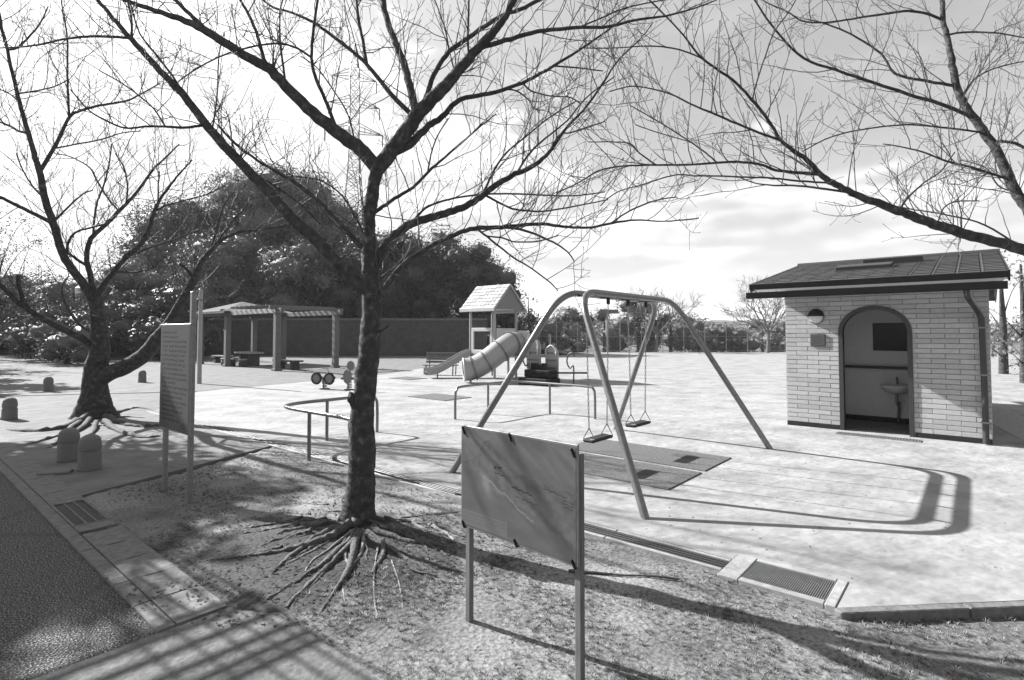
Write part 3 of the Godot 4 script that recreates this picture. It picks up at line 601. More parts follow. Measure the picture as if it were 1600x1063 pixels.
func build_ground() -> void:
	bumps.seed = 8
	bumps.frequency = 0.01
	bumps.fractal_octaves = 3
	var g := Shape.new()
	g.face([Vector3(-4000, -0.2, 60), Vector3(4000, -0.2, 60), Vector3(4000, -0.2, -5000), Vector3(-4000, -0.2, -5000)], Vector3.UP)
	setting("ground", g, M.ground, "rough grey earth stretching to the horizon")
	# the playing field: everything beyond the drain channel
	var f := Shape.new()
	var fp := PackedVector2Array()
	for p in [[-13.0, -0.24], [-0.002, -0.24], [-0.002, -0.37], [0.762, -0.37], [0.762, 0.1]]: fp.append(site2(p[0], p[1]))
	fp.append_array(PackedVector2Array([Vector2(3.35, -3.66), Vector2(9.0, -4.05), Vector2(34, -6), Vector2(44, -52.5), Vector2(-3.6, -52.5), Vector2(-3.6, -43.4), Vector2(-4.2, -30.0), Vector2(-5.56, -23.84), Vector2(-9.57, -16.71)]))
	f.slab(fp, -0.3, 0.0)
	setting("playing_field", f, M.field, "pale sandy playing field raked smooth")
	# the paved plaza by the entrance
	var pl := Shape.new()
	var pp := to_world([[-60.0, 2.6], [-6.0, 2.6], [-7.02, -0.002], [-13.0, -0.002], [-13.0, -0.24]])
	pp.append_array(PackedVector2Array([Vector2(-9.57, -16.71), Vector2(-5.56, -23.84), Vector2(-4.2, -30.0), Vector2(-3.6, -43.4), Vector2(-3.6, -52.5), Vector2(-75, -52.5)]))
	pl.slab(pp, -0.25, -0.008)
	setting("entrance_plaza", pl, M.paving, "grey compacted plaza between road and field")
	var pv := Shape.new()
	pv.slab(PackedVector2Array([Vector2(-9.57, -16.71), Vector2(-5.56, -23.84), Vector2(-4.2, -30.0), Vector2(-3.6, -43.4), Vector2(-44, -43.4), Vector2(-44, -26), Vector2(-16, -15.0)]), -0.1, 0.006)
	setting("paved_area", pv, M.paving, "grey paved area round the shelter")
	var rd := Shape.new()
	rd.slab(to_world([[-60.0, 3.002], [-2.24, 3.002], [-2.24, 9.0], [-60.0, 9.0]]), -0.3, -0.025)
	setting("road", rd, M.asphalt, "dark asphalt road with pale stone chips")
	var fpth := Shape.new()
	fpth.slab(to_world([[-2.236, 2.60], [-2.1, 2.42], [8.0, 2.42], [8.0, 9.0], [-2.236, 9.0]]), -0.3, -0.012)
	setting("footpath", fpth, M.path, "smooth grey footpath crossing in front of the lawn")
	# concrete gutter strip along the road, laid in panels
	var strip := Node3D.new()
	strip.name = numbered("gutter_strip")
	add_child(strip)
	tag(strip, "grey concrete gutter strip of laid panels beside the road", "", "", "structure")
	strip.position = site(0, 0, 0)
	strip.rotation_degrees.y = YAW
	var pn := Shape.new()
	pn.slab(PackedVector2Array([Vector2(0.003, -0.145), Vector2(0.003, -0.06), Vector2(0.017, -0.06), Vector2(0.017, 0.06), Vector2(0.003, 0.06), Vector2(0.003, 0.145), Vector2(0.453, 0.145), Vector2(0.453, -0.145)]), -0.2, 0.0)
	var pmesh := pn.mesh()
	var lip := Shape.new()
	lip.box(Vector3(0.2275, -0.1, 0), Vector3(0.45, 0.192, 0.098), 0.006)
	var lipm := lip.mesh()
	for k in 26:
		var u0 := -2.7 - 0.455 * k
		if u0 > -5.9 and u0 < -4.95: continue
		part("concrete_panel", pmesh, M.concrete, strip, Transform3D(Basis(), Vector3(u0, 0, 2.752)))
	for k in 36:
		part("kerb_stone", lipm, M.concrete, strip, Transform3D(Basis(), Vector3(-2.7 - 0.455 * k, 0, 2.950)))
	# the lawn: a fine grid, so that it can roll over the roots
	lawn_edge = to_world([[-5.98, 2.70], [-6.36, 1.4], [-7.0, -0.02], [-0.02, -0.02], [0.70, 0.04]])
	lawn_edge.append_array(PackedVector2Array([Vector2(3.35, -3.72), Vector2(9.0, -4.12), Vector2(9.0, 2.0)]))
	lawn_edge.append_array(to_world([[3.0, 2.52], [-2.05, 2.52], [-2.2, 2.70]]))
	var macro := FastNoiseLite.new()
	macro.seed = 77
	macro.frequency = 0.55
	macro.fractal_octaves = 4
	var lw := Shape.new()
	lw.tinted = true
	var step := 0.075
	var nx := 206
	var nz := 148
	var x0 := -6.3
	var z0 := -10.0
	for j in nz:
		for i in nx:
			var x := x0 + i * step
			var z := z0 + j * step
			var e := edge_distance(Vector2(x, z))
			var h := lerpf(-0.24, lawn_height(x, z), smoothstep(-0.09, 0.0, e))
			var a := macro.get_noise_2d(x, z) + 0.5 * macro.get_noise_2d(x * 4.0 + 50.0, z * 4.0)
			# bare dark leaf mould between the roots, with a ragged outline
			var zone := exp(-Vector2((x + 1.6) / 1.45, (z + 4.35) / 1.05).length_squared())
			var soil := smoothstep(0.32, 0.62, zone + 0.55 * macro.get_noise_2d(x * 3.0, z * 3.0 + 20.0) + 0.25 * macro.get_noise_2d(x * 11.0, z * 11.0))
			var k := clampf(0.66 + 0.55 * a, 0.32, 1.0) * lerpf(1.0, 0.27, soil)
			lw.tint = Color(k, k, k)
			lw.vert(Vector3(x, h, z), Vector3.UP, Vector2(x, z))
	for j in range(1, nz - 1):
		for i in range(1, nx - 1):
			var k := j * nx + i
			lw.n[k] = Vector3(lw.v[k - 1].y - lw.v[k + 1].y, 2.0 * step, lw.v[k - nx].y - lw.v[k + nx].y).normalized()
	for j in nz - 1:
		for i in nx - 1:
			var k := j * nx + i
			lw.tri(k, k + 1, k + nx + 1)
			lw.tri(k, k + nx + 1, k + nx)
	setting("lawn", lw, M.lawn, "worn winter lawn mounded round the tree roots")
	build_grass(macro)

func build_grass(macro: FastNoiseLite) -> void:
	var rng := RandomNumberGenerator.new()
	rng.seed = 404
	var tuft := Shape.new()
	for k in 9:
		var a := TAU * k / 9.0 + rng.randf() * 0.6
		var lean := rng.randf_range(0.35, 1.1)
		var hgt := rng.randf_range(0.6, 1.0)
		var o := Vector3(cos(a), 0, sin(a))
		var sd := Vector3(-o.z, 0, o.x) * 0.05
		var p0 := o * 0.12
		var p1 := o * (0.12 + lean * 0.45) + Vector3(0, hgt * 0.65, 0)
		var p2 := o * (0.12 + lean) + Vector3(0, hgt, 0)
		tuft.face([p0 - sd, p0 + sd, p1 + sd * 0.8, p1 - sd * 0.8], (o * -0.4 + Vector3.UP * 0.9).normalized())
		tuft.face([p1 - sd * 0.8, p1 + sd * 0.8, p2], (o * -0.2 + Vector3.UP).normalized())
	var xs := []
	var cs := []
	var tries := 0
	while xs.size() < 26000 and tries < 200000:
		tries += 1
		var x := rng.randf_range(-6.0, 6.5)
		var z := rng.randf_range(-9.0, -1.7)
		var near := Vector2(x, z).length()
		if near > 3.0 and rng.randf() > 9.0 / (near * near) + 0.12: continue
		if edge_distance(Vector2(x, z)) < 0.11: continue
		var bare := macro.get_noise_2d(x * 1.7 + 9.0, z * 1.7)
		var root_zone := exp(-Vector2(x + 1.75, z + 4.7).length_squared() / 1.1)
		if rng.randf() < root_zone * 1.6 or bare < rng.randf_range(-0.35, 0.35): continue
		var s := rng.randf_range(0.016, 0.038)
		var b := Basis(Vector3.UP, rng.randf() * TAU).scaled(Vector3(s, s * rng.randf_range(0.5, 1.0), s))
		xs.append(Transform3D(b, Vector3(x, lawn_height(x, z) - 0.003, z)))
		var tone := rng.randf()
		var k := 0.06 if tone < 0.3 else (0.14 if tone < 0.7 else 0.27)
		k *= rng.randf_range(0.75, 1.25)
		cs.append(Color(k, k, k))
	var mm := MultiMesh.new()
	mm.transform_format = MultiMesh.TRANSFORM_3D
	mm.use_colors = true
	mm.mesh = tuft.mesh()
	mm.instance_count = xs.size()
	for i in xs.size():
		mm.set_instance_transform(i, xs[i])
		mm.set_instance_color(i, cs[i])
	var m := plain(1.0, 0.85)
	m.vertex_color_use_as_albedo = true
	m.backlight_enabled = true
	m.backlight = grey(0.1)
	m.cull_mode = BaseMaterial3D.CULL_DISABLED
	var o := MultiMeshInstance3D.new()
	o.multimesh = mm
	o.material_override = m
	o.name = numbered("grass")
	add_child(o)
	tag(o, "short dry winter grass scattered over the worn lawn", "grass", "", "stuff")

func build_far_land() -> void:
	# the hill behind the retaining wall
	var hs := Shape.new()
	var nx := 50
	var nz := 22
	var f := FastNoiseLite.new()
	f.seed = 3; f.frequency = 0.06
	for j in nz:
		for i in nx:
			var x := -112.0 + i * 2.5
			var z := -45.2 - j * 2.6
			var k := smoothstep(0.0, 38.0, -45.2 - z) * smoothstep(9.0, -14.0, x) * smoothstep(-112.0, -100.0, x)
			var h := -0.3 + 2.6 * smoothstep(6.0, -4.0, x) + (9.0 - 4.5 * smoothstep(-36.0, -46.0, x)) * k + f.get_noise_2d(x, z) * 0.8
			hs.vert(Vector3(x, h, z), Vector3(0, 1, 0.25).normalized(), Vector2(x, z))
	for j in nz - 1:
		for i in nx - 1:
			var q := j * nx + i
			hs.tri(q, q + 1, q + nx + 1)
			hs.tri(q, q + nx + 1, q + nx)
	setting("hill", hs, M.ground, "wooded hill rising behind the retaining wall")
	# far ridges along the horizon
	for r in [[900.0, 34.0, 3], [1900.0, 62.0, 9]]:
		var s := Shape.new()
		var fr := FastNoiseLite.new()
		fr.seed = r[2]; fr.frequency = 0.006 * 900.0 / r[0]; fr.fractal_octaves = 5
		var cols := 160
		for i in cols:
			var x: float = lerpf(-1.5, 1.7, i / (cols - 1.0)) * r[0]
			var top: float = r[1] * (0.85 + 0.55 * fr.get_noise_1d(x)) * (0.75 + 0.25 * smoothstep(0.6, -0.1, x / r[0]))
			s.vert(Vector3(x, -1.0, -r[0]), Vector3(0, 0.4, 0.9), Vector2(x, 0))
			s.vert(Vector3(x, top * 0.6, -r[0] * 1.03), Vector3(0, 0.5, 0.85), Vector2(x, 1))
			s.vert(Vector3(x, top, -r[0] * 1.12), Vector3(0, 0.7, 0.7), Vector2(x, 2))
			s.vert(Vector3(x, -1.0, -r[0] * 1.4), Vector3(0, 0.8, -0.6), Vector2(x, 3))
		for i in cols - 1:
			for k in 3:
				var q := i * 4 + k
				s.tri(q, q + 1, q + 5)
				s.tri(q, q + 5, q + 4)
		setting("far_hill", s, M.ground, "low wooded ridge on the horizon" if r[2] == 3 else "higher pale ridge behind the low one")

func build_retaining_wall() -> void:
	var w := thing("retaining_wall", "long dark concrete retaining wall below the wooded hill", "wall", Vector3(-34, 0, -44.2))
	var pnl := Shape.new()
	pnl.box(Vector3(0.99, 1.42, 0), Vector3(1.99, 2.84, 0.4), 0.008)
	var pm := pnl.mesh()
	for k in 16:
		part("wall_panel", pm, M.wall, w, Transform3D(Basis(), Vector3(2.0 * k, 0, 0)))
	var cp := Shape.new()
	cp.box(Vector3(0.99, 2.92, 0.03), Vector3(1.985, 0.15, 0.5), 0.02)
	var cm := cp.mesh()
	for k in 16:
		part("coping_stone", cm, M.concrete, w, Transform3D(Basis(), Vector3(2.0 * k, 0, 0)))

func build_chain_fence() -> void:
	var w := thing("chain_link_fence", "thin wire mesh fence along the far edge of the field", "fence", Vector3(-1.8, 0, -51.6))
	var post := Shape.new()
	post.rod(Vector3.ZERO, Vector3(0, 2.9, 0), 0.035, 6)
	var pm := post.mesh()
	for k in 17:
		part("post", pm, M.galv, w, Transform3D(Basis(), Vector3(2.0 * k, 0, 0)))
	for y in [0.15, 1.5, 2.85]:
		var r := Shape.new()
		r.rod(Vector3(0, y, 0), Vector3(32, y, 0), 0.018, 5)
		part("rail", r, M.galv, w)
	var ms := Shape.new()
	for k in 210:
		var x := -2.6 + k * 0.165
		for sg in [0.0, 1.0]:
			var a := Vector3(clampf(x, 0, 32), 0.1, 0)
			var b := Vector3(clampf(x + 2.6, 0, 32), 2.8, 0)
			if a.x == b.x: continue
			if sg == 1.0:
				a.y = 2.8; b.y = 0.1
			ms.rod(a, b, 0.0035, 3)
	var o := part("wire_mesh", ms, M.galv, w)
	o.set_meta("kind", "stuff")

# ---------- the toilet block ----------
func arch_outline(xl: float, xr: float, spring: float, top: float, foot := -0.1) -> PackedVector2Array:
	var p := PackedVector2Array([Vector2(xl, foot), Vector2(xl, spring)])
	var mid := (xl + xr) * 0.5
	for k in range(1, 16):
		var a := PI - PI * k / 16.0
		p.append(Vector2(mid + (xr - xl) * 0.5 * cos(a), spring + (top - spring) * sin(a)))
	p.append(Vector2(xr, spring))
	p.append(Vector2(xr, foot))
	return p

func upright(poly: PackedVector2Array, z0: float, z1: float) -> Shape:   # polygon in x,y pushed out from z0 to z1
	var s := Shape.new()
	var q := PackedVector2Array()
	for p in poly: q.append(Vector2(p.x, -p.y))
	s.slab(q, z0, z1, Transform3D(Basis(Vector3.RIGHT, Vector3.BACK, Vector3.DOWN), Vector3.ZERO))
	return s

func build_toilet_block() -> void:
	var len := 2.98
	var deep := 6.3
	var b := thing("toilet_block", "small pale brick toilet block with an arched doorway and tiled roof", "building", Vector3(5.32, 0, -10.63), YAW)
	var rng := RandomNumberGenerator.new()
	rng.seed = 31
	var wall_top := 2.58
	var door := arch_outline(0.885, 1.985, 1.79, 2.255)
	# backing wall with the opening
	var wp := PackedVector2Array([Vector2(0, 0), Vector2(0.9, 0)])
	var inner := arch_outline(0.9, 1.97, 1.79, 2.24, 0.0)
	for i in range(1, inner.size() - 1): wp.append(inner[i])
	wp.append_array(PackedVector2Array([Vector2(1.97, 0), Vector2(len, 0), Vector2(len, wall_top), Vector2(0, wall_top)]))
	part("wall", upright(wp, -0.14, -0.012), M.mortar, b)
	# bricks, one by one
	var ph := 0.084
	var pw := 0.3725
	var full := Shape.new()
	full.box(Vector3(pw * 0.5, ph * 0.5, -0.006), Vector3(pw - 0.008, ph - 0.010, 0.018), 0.003)
	var fm := full.mesh()
	var rows := 30
	for r in rows:
		var y := 0.08 + ph * r
		var shift := 0.0 if r % 2 == 0 else -pw * 0.5
		for k in 9:
			var x0 := shift + pw * k
			var x1 := x0 + pw
			if x1 < 0.02 or x0 > len - 0.02: continue
			var m: Material = M.brick[rng.randi() % 4]
			var jut := rng.randf_range(-0.0012, 0.0012)
			var cx0 := maxf(x0, 0.0)
			var cx1 := minf(x1, len)
			var rect := PackedVector2Array([Vector2(cx0 + 0.0045, y + 0.006), Vector2(cx1 - 0.0045, y + 0.006), Vector2(cx1 - 0.0045, y + ph - 0.006), Vector2(cx0 + 0.0045, y + ph - 0.006)])
			var cut := Geometry2D.intersect_polygons(rect, door)
			if cut.is_empty() and x0 >= 0.0 and x1 <= len:
				part("brick", fm, m, b, Transform3D(Basis(), Vector3(x0, y, jut)))
				continue
			for piece in Geometry2D.clip_polygons(rect, door):
				if piece.size() < 3 or Geometry2D.is_polygon_clockwise(piece): continue
				part("brick", upright(piece, -0.015, 0.003 + jut), m, b)
	# side and back walls: bricks joined
	for sd in [0, 1, 2]:
		var bk := Shape.new()
		var back := Shape.new()
		var run := deep if sd < 2 else len
		for r in rows:
			var k := 0
			var x := -0.19 * (r % 2)
			while x < run - 0.02:
				var a := maxf(x, 0.0) + 0.004
				var c := minf(x + pw, run) - 0.004
				if c - a > 0.03:
					var yy := 0.08 + ph * (r + 0.5)
					if sd == 0: bk.box(Vector3(0.003, yy, -(a + c) * 0.5), Vector3(0.018, ph - 0.012, c - a))
					elif sd == 1: bk.box(Vector3(len - 0.003, yy, -(a + c) * 0.5), Vector3(0.018, ph - 0.012, c - a))
					else: bk.box(Vector3((a + c) * 0.5, yy, -deep + 0.003), Vector3(c - a, ph - 0.012, 0.018))
				x += pw
				k += 1
		if sd == 0: back.box(Vector3(0.07, 1.29, -deep * 0.5 - 0.07), Vector3(0.124, 2.58, deep - 0.15))
		elif sd == 1: back.box(Vector3(len - 0.07, 1.29, -deep * 0.5 - 0.07), Vector3(0.124, 2.58, deep - 0.15))
		else: back.box(Vector3(len * 0.5, 1.29, -deep + 0.07), Vector3(len - 0.3, 2.58, 0.124))
		part("wall", back, M.mortar, b)
		var bo := part("brickwork", bk, M.brick[1], b)
		bo.set_meta("kind", "stuff")
	# gable triangles
	for x in [0.01, len - 0.13]:
		var gs := Shape.new()
		gs.slab(PackedVector2Array([Vector2(2.585, 0.0), Vector2(2.585, deep), Vector2(3.34, deep * 0.5)]), x, x + 0.12, Transform3D(Basis(Vector3.UP, Vector3.RIGHT, Vector3.FORWARD), Vector3.ZERO))
		part("gable", gs, M.render, b)
	# dark plinth, door step
	var pl := Shape.new()
	pl.box(Vector3(0.438, 0.04, -0.001), Vector3(0.872, 0.078, 0.03), 0.003)
	part("plinth", pl, M.dark, b)
	var pl2 := Shape.new()
	pl2.box(Vector3(2.49, 0.04, -0.001), Vector3(0.975, 0.078, 0.03), 0.003)
	part("plinth", pl2, M.dark, b)
	var sl := Shape.new()
	sl.box(Vector3(1.45, -0.07, 0.0), Vector3(3.3, 0.138, 0.36), 0.012)
	part("foundation_slab", sl, M.pale_concrete, b)
	var flo := Shape.new()
	flo.box(Vector3(len * 0.5, -0.03, -1.05), Vector3(len - 0.28, 0.07, 1.72))
	part("floor", flo, M.concrete, b)
	# arched door frame
	var outer := arch_outline(0.888, 1.982, 1.79, 2.252, 0.004)
	var fr := PackedVector2Array(outer)
	var inn := arch_outline(0.955, 1.915, 1.79, 2.185, 0.004)
	for i in range(inn.size() - 1, -1, -1): fr.append(inn[i])
	part("door_frame", upright(fr, -0.16, 0.024), M.dark_metal, b)
	# inside
	var iw := Shape.new()
	iw.box(Vector3(len * 0.5, 1.29, -1.62), Vector3(len - 0.28, 2.56, 0.1))
	part("inner_wall", iw, M.render, b)
	var il := Shape.new()
	il.box(Vector3(0.62, 1.29, -0.86), Vector3(0.08, 2.56, 1.40))
	part("inner_wall", il, M.render, b)
	var ce := Shape.new()
	ce.box(Vector3(len * 0.5, 2.54, -0.86), Vector3(len - 0.28, 0.05, 1.4))
	part("ceiling_board", ce, M.render, b)
	var ba := Shape.new()
	ba.box(Vector3(1.75, 0.055, -1.555), Vector3(2.1, 0.1, 0.02))
	part("skirting", ba, M.dark, b)
	var sh := Shape.new()
	sh.box(Vector3(1.75, 1.085, -1.51), Vector3(2.1, 0.05, 0.12), 0.006)
	part("shelf", sh, M.dark_wood, b)
	var mi := Shape.new()
	mi.box(Vector3(1.56, 1.69, -1.56), Vector3(0.66, 0.55, 0.02), 0.004)
	part("mirror", mi, M.glass, b)
	# roof
	var slope := atan2(0.72, 3.77)
	var rl := 3.77 / cos(slope)
	var x0r := -0.45
	var x1r := 3.2
	var roof := Node3D.new()
	roof.name = "roof"
	b.add_child(roof)
	for side in [0, 1]:
		var bs := Basis(Vector3.RIGHT, slope) if side == 0 else Basis(Vector3.UP, PI) * Basis(Vector3.RIGHT, slope)
		# local frame: origin at the eave, -z runs up the slope
		var o3 := Vector3(0, 2.65, 0.62) if side == 0 else Vector3(x0r + x1r, 2.65, -deep - 0.62)
		var tf := Transform3D(bs, o3)
		var deck := Shape.new()
		deck.box(Vector3((x0r + x1r) * 0.5, -0.02, -rl * 0.5), Vector3(x1r - x0r - 0.02, 0.06, rl - 0.012))
		part("roof_deck", deck, M.dark_wood, roof, tf)
		var cols := 12
		var tw := (x1r - x0r) / cols
		var rws := 14
		var th := rl / rws
		var tile := Shape.new()
		tile.box(Vector3(tw * 0.5, 0.0, -th * 0.5), Vector3(tw - 0.008, 0.022, th + 0.05), 0.006, Basis(Vector3.RIGHT, -0.06))
		tile.tube(PackedVector3Array([Vector3(0.03, 0.0, 0.02), Vector3(0.03, 0.012, -th)]), PackedFloat32Array([0.015, 0.013]), 6)
		var tm := tile.mesh()
		if side == 0:
			for r in rws:
				for k in cols:
					part("roof_tile", tm, M.roof_tile[rng.randi() % 4], roof, tf * Transform3D(Basis(Vector3.UP, rng.randf_range(-0.006, 0.006)), Vector3(x0r + tw * k, 0.03 + rng.randf_range(0, 0.004), -th * r)))
		else:
			var all := SurfaceTool.new()
			for r in rws:
				for k in cols:
					all.append_from(tm, 0, Transform3D(Basis(), Vector3(x0r + tw * k, 0.03, -th * r)))
			var back_tiles := part("roof_tiling", all.commit(), M.roof_tile[1], roof, tf)
			back_tiles.set_meta("kind", "stuff")
		var rake := Shape.new()
		for xx in [x0r - 0.012, x1r + 0.012]:
			rake.box(Vector3(xx, -0.03, -rl * 0.5), Vector3(0.024, 0.16, rl), 0.004)
		part("barge_board", rake, M.black, roof, tf)
		var fa := Shape.new()
		fa.box(Vector3((x0r + x1r) * 0.5, -0.012, 0.018), Vector3(x1r - x0r + 0.05, 0.10, 0.03), 0.004)
		part("fascia", fa, M.black, roof, Transform3D(Basis() if side == 0 else Basis(Vector3.UP, PI), o3))
	var rc := Shape.new()
	rc.tube(PackedVector3Array([Vector3(x0r - 0.02, 3.40, -3.15), Vector3(x1r + 0.02, 3.40, -3.15)]), PackedFloat32Array([0.07, 0.07]), 10)
	part("ridge_cap", rc, M.roof_tile[0], roof)
	# roof vents
	var vt := Shape.new()
	vt.box(Vector3(1.15, 3.04, -1.25), Vector3(1.0, 0.05, 0.62), 0.008, Basis(Vector3.RIGHT, slope))
	vt.box(Vector3(1.15, 3.08, -1.22), Vector3(0.92, 0.1, 0.5), 0.01, Basis(Vector3.RIGHT, slope))
	part("skylight", vt, M.dark_metal, roof)
	var vt2 := Shape.new()
	vt2.box(Vector3(1.55, 3.24, -1.95), Vector3(1.0, 0.16, 0.3), 0.01, Basis(Vector3.RIGHT, slope))
	part("roof_vent", vt2, M.dark_metal, roof)
	var so := Shape.new()
	so.box(Vector3((x0r + x1r) * 0.5, 2.60, 0.30), Vector3(x1r - x0r - 0.06, 0.018, 0.58))
	part("soffit", so, M.render, b)
	# gutter and downpipe
	var gp := PackedVector2Array([Vector2(0.655, 2.53), Vector2(0.655, 2.43), Vector2(0.67, 2.415), Vector2(0.75, 2.415), Vector2(0.765, 2.43), Vector2(0.765, 2.53), Vector2(0.755, 2.53), Vector2(0.752, 2.43), Vector2(0.668, 2.43), Vector2(0.665, 2.53)])
	var gsh := Shape.new()
	gsh.slab(gp, -0.5, 3.19, Transform3D(Basis(Vector3.BACK, Vector3.RIGHT, Vector3.UP), Vector3.ZERO))
	part("gutter", gsh, M.black, b)
	var dp := Shape.new()
	var path := smooth([Vector3(2.72, 2.42, 0.71), Vector3(2.74, 2.30, 0.66), Vector3(2.82, 2.16, 0.26), Vector3(2.88, 2.02, 0.085), Vector3(2.89, 1.9, 0.07), Vector3(2.9, 1.0, 0.07), Vector3(2.9, 0.02, 0.07)], 5)
	dp.tube(path, PackedFloat32Array([0.042]), 12)
	var pipe := part("downpipe", dp, M.dark_metal, b)
	for y in [0.35, 1.1, 1.85]:
		var br := Shape.new()
		br.box(Vector3(2.9, y, 0.06), Vector3(0.11, 0.03, 0.115), 0.004)
		part("bracket", br, M.galv, pipe)
	# things on the wall
	var lamp := thing("wall_lamp", "round bulkhead lamp with dark hood on the brick wall beside the arch", "lamp", b.transform * Vector3(0.53, 2.08, 0.004), YAW)
	var lb := Shape.new()
	lb.lathe(Vector3.ZERO, [Vector2(0, 0), Vector2(0.14, 0), Vector2(0.145, 0.02), Vector2(0.13, 0.04)], 24, Basis(Vector3.RIGHT, PI / 2))
	part("base_plate", lb, M.galv, lamp)
	var gl := Shape.new()
	gl.lathe(Vector3(0, -0.005, 0.03), dome(0.125, 0.11), 24, Basis(Vector3.RIGHT, PI / 2))
	part("diffuser", gl, M.white, lamp)
	var hd := Shape.new()
	var arc := []
	for k in 13:
		var a := PI * k / 12.0
		arc.append([cos(a), sin(a)])
	for i in 12:
		for j in 6:
			var q := []
			for w in [[i, j], [i + 1, j], [i + 1, j + 1], [i, j + 1]]:
				var e: float = (w[1] / 6.0) * PI / 2
				q.append(Vector3(arc[w[0]][0] * cos(e) * 0.137, arc[w[0]][1] * cos(e) * 0.137, 0.03 + sin(e) * 0.122))
			hd.face(q, (q[0] + q[2] - Vector3(0, 0, 0.06)).normalized())
	part("hood", hd, M.dark, lamp)
	var pq := thing("wall_plaque", "small grey plaque fixed below the wall lamp", "plaque", b.transform * Vector3(0.555, 1.635, 0.016), YAW)
	var pb := Shape.new()
	pb.box(Vector3.ZERO, Vector3(0.25, 0.22, 0.02), 0.004)
	part("plate", pb, M.dark_metal, pq)
	var pt := Shape.new()
	pt.face([Vector3(-0.11, -0.095, 0.0115), Vector3(0.11, -0.095, 0.0115), Vector3(0.11, 0.095, 0.0115), Vector3(-0.11, 0.095, 0.0115)], Vector3.BACK)
	part("print", pt, printed(text_image(96, 84, 0.09, 0.03, 7, 8, 12, 5)), pq)
	# wash basin
	var wb := thing("wash_basin", "white wash basin with tap and trap pipe inside the arched doorway", "basin", b.transform * Vector3(1.62, 0, -1.56), YAW)
	var bowl := Shape.new()
	var prof := [Vector2(0.0, 0.60), Vector2(0.1, 0.60), Vector2(0.19, 0.64), Vector2(0.25, 0.72), Vector2(0.27, 0.75), Vector2(0.25, 0.755), Vector2(0.2, 0.70), Vector2(0.0, 0.66)]
	bowl.lathe(Vector3(0, 0, 0.22), prof, 24)
	bowl.box(Vector3(0, 0.72, 0.06), Vector3(0.5, 0.09, 0.13), 0.02)
	part("bowl", bowl, M.white, wb)
	var tp := Shape.new()
	tp.tube(smooth([Vector3(0, 0.76, 0.07), Vector3(0, 0.88, 0.07), Vector3(0, 0.9, 0.13), Vector3(0, 0.86, 0.2)], 4), PackedFloat32Array([0.014]), 8)
	part("tap", tp, M.steel, wb)
	var tr := Shape.new()
	tr.tube(smooth([Vector3(0, 0.6, 0.2), Vector3(0, 0.42, 0.2), Vector3(0.03, 0.36, 0.18), Vector3(0.03, 0.42, 0.12), Vector3(0.02, 0.3, 0.08), Vector3(0, 0.02, 0.06)], 4), PackedFloat32Array([0.022]), 8)
	part("trap_pipe", tr, M.steel, wb)
	# grating in front of the door
	var gt := thing("door_drain", "narrow steel drain grating in front of the arched doorway", "drain", b.transform * Vector3(1.5, 0.002, 0.42), YAW)
	var gf := Shape.new()
	for sgn in [-1.0, 1.0]:
		gf.box(Vector3(0, 0.006, sgn * 0.1), Vector3(1.2, 0.012, 0.02))
		gf.box(Vector3(sgn * 0.59, 0.006, 0), Vector3(0.02, 0.0119, 0.18))
	part("frame", gf, M.galv, gt)
	var bar := Shape.new()
	bar.box(Vector3(0, 0.005, 0), Vector3(0.018, 0.009, 0.178))
	var bm := bar.mesh()
	for k in 28: part("slat", bm, M.galv, gt, Transform3D(Basis(), Vector3(-0.56 + k * 0.0415, 0, 0)))
	var bed := Shape.new()
	bed.box(Vector3(0, 0.001, 0), Vector3(1.16, 0.002, 0.178))
	part("pit", bed, M.concrete, gt)
	# pale apron and path on the right of the block
	var ap := Shape.new()
	ap.slab(PackedVector2Array([Vector2(8.25, -8.8), Vector2(9.3, -9.3), Vector2(14.6, -17.5), Vector2(13.6, -18.2)]), 0.0, 0.005)
	setting("concrete_path", ap, M.pale_concrete, "pale concrete strip running back beside the toilet block")

func dome(r: float, h: float, n := 8) -> Array:
	var p := []
	for k in n + 1:
		var a := PI / 2 * k / n
		p.append(Vector2(r * cos(a), h * sin(a)))
	return p

func smooth(p: Array, sub: int) -> PackedVector3Array:
	var out := PackedVector3Array()
	for i in p.size() - 1:
		var a: Vector3 = p[maxi(i - 1, 0)]
		var b: Vector3 = p[i]
		var c: Vector3 = p[i + 1]
		var d: Vector3 = p[mini(i + 2, p.size() - 1)]
		for k in sub:
			out.append(b.cubic_interpolate(c, a, d, float(k) / sub))
	out.append(p[p.size() - 1])
	return out

func text_image(w: int, h: int, paper: float, ink: float, lines: int, margin: int, seed_: int, left := 6) -> Image:   # rows of small illegible characters
	var im := Image.create(w, h, false, Image.FORMAT_RGB8)
	im.fill(grey(paper))
	var rng := RandomNumberGenerator.new()
	rng.seed = seed_
	var lh := float(h - 2 * margin) / lines
	for r in lines:
		var y := int(margin + r * lh)
		var x := left + (0 if rng.randf() < 0.7 else 8)
		var stop := w - left - int(rng.randf() * w * (0.45 if rng.randf() < 0.4 else 0.12))
		while x < stop:
			var cw := int(lh * rng.randf_range(0.45, 0.65))
			for k in 4:
				var k1 := rng.randf_range(0.7, 1.0)
				if rng.randf() < 0.5:
					im.fill_rect(Rect2i(x, y + int(lh * rng.randf_range(0.1, 0.6)), cw, maxi(1, int(lh * 0.1))), grey(ink / k1))
				else:
					im.fill_rect(Rect2i(x + int(cw * rng.randf()), y + int(lh * 0.1), maxi(1, int(lh * 0.1)), int(lh * 0.55)), grey(ink / k1))
			x += cw + int(lh * 0.14) + (int(lh * 0.5) if rng.randf() < 0.06 else 0)
	im.generate_mipmaps()
	return im

func printed(im: Image, rough := 0.7) -> StandardMaterial3D:
	var m := StandardMaterial3D.new()
	m.albedo_texture = ImageTexture.create_from_image(im)
	m.roughness = rough
	m.metallic_specular = 0.15
	return m

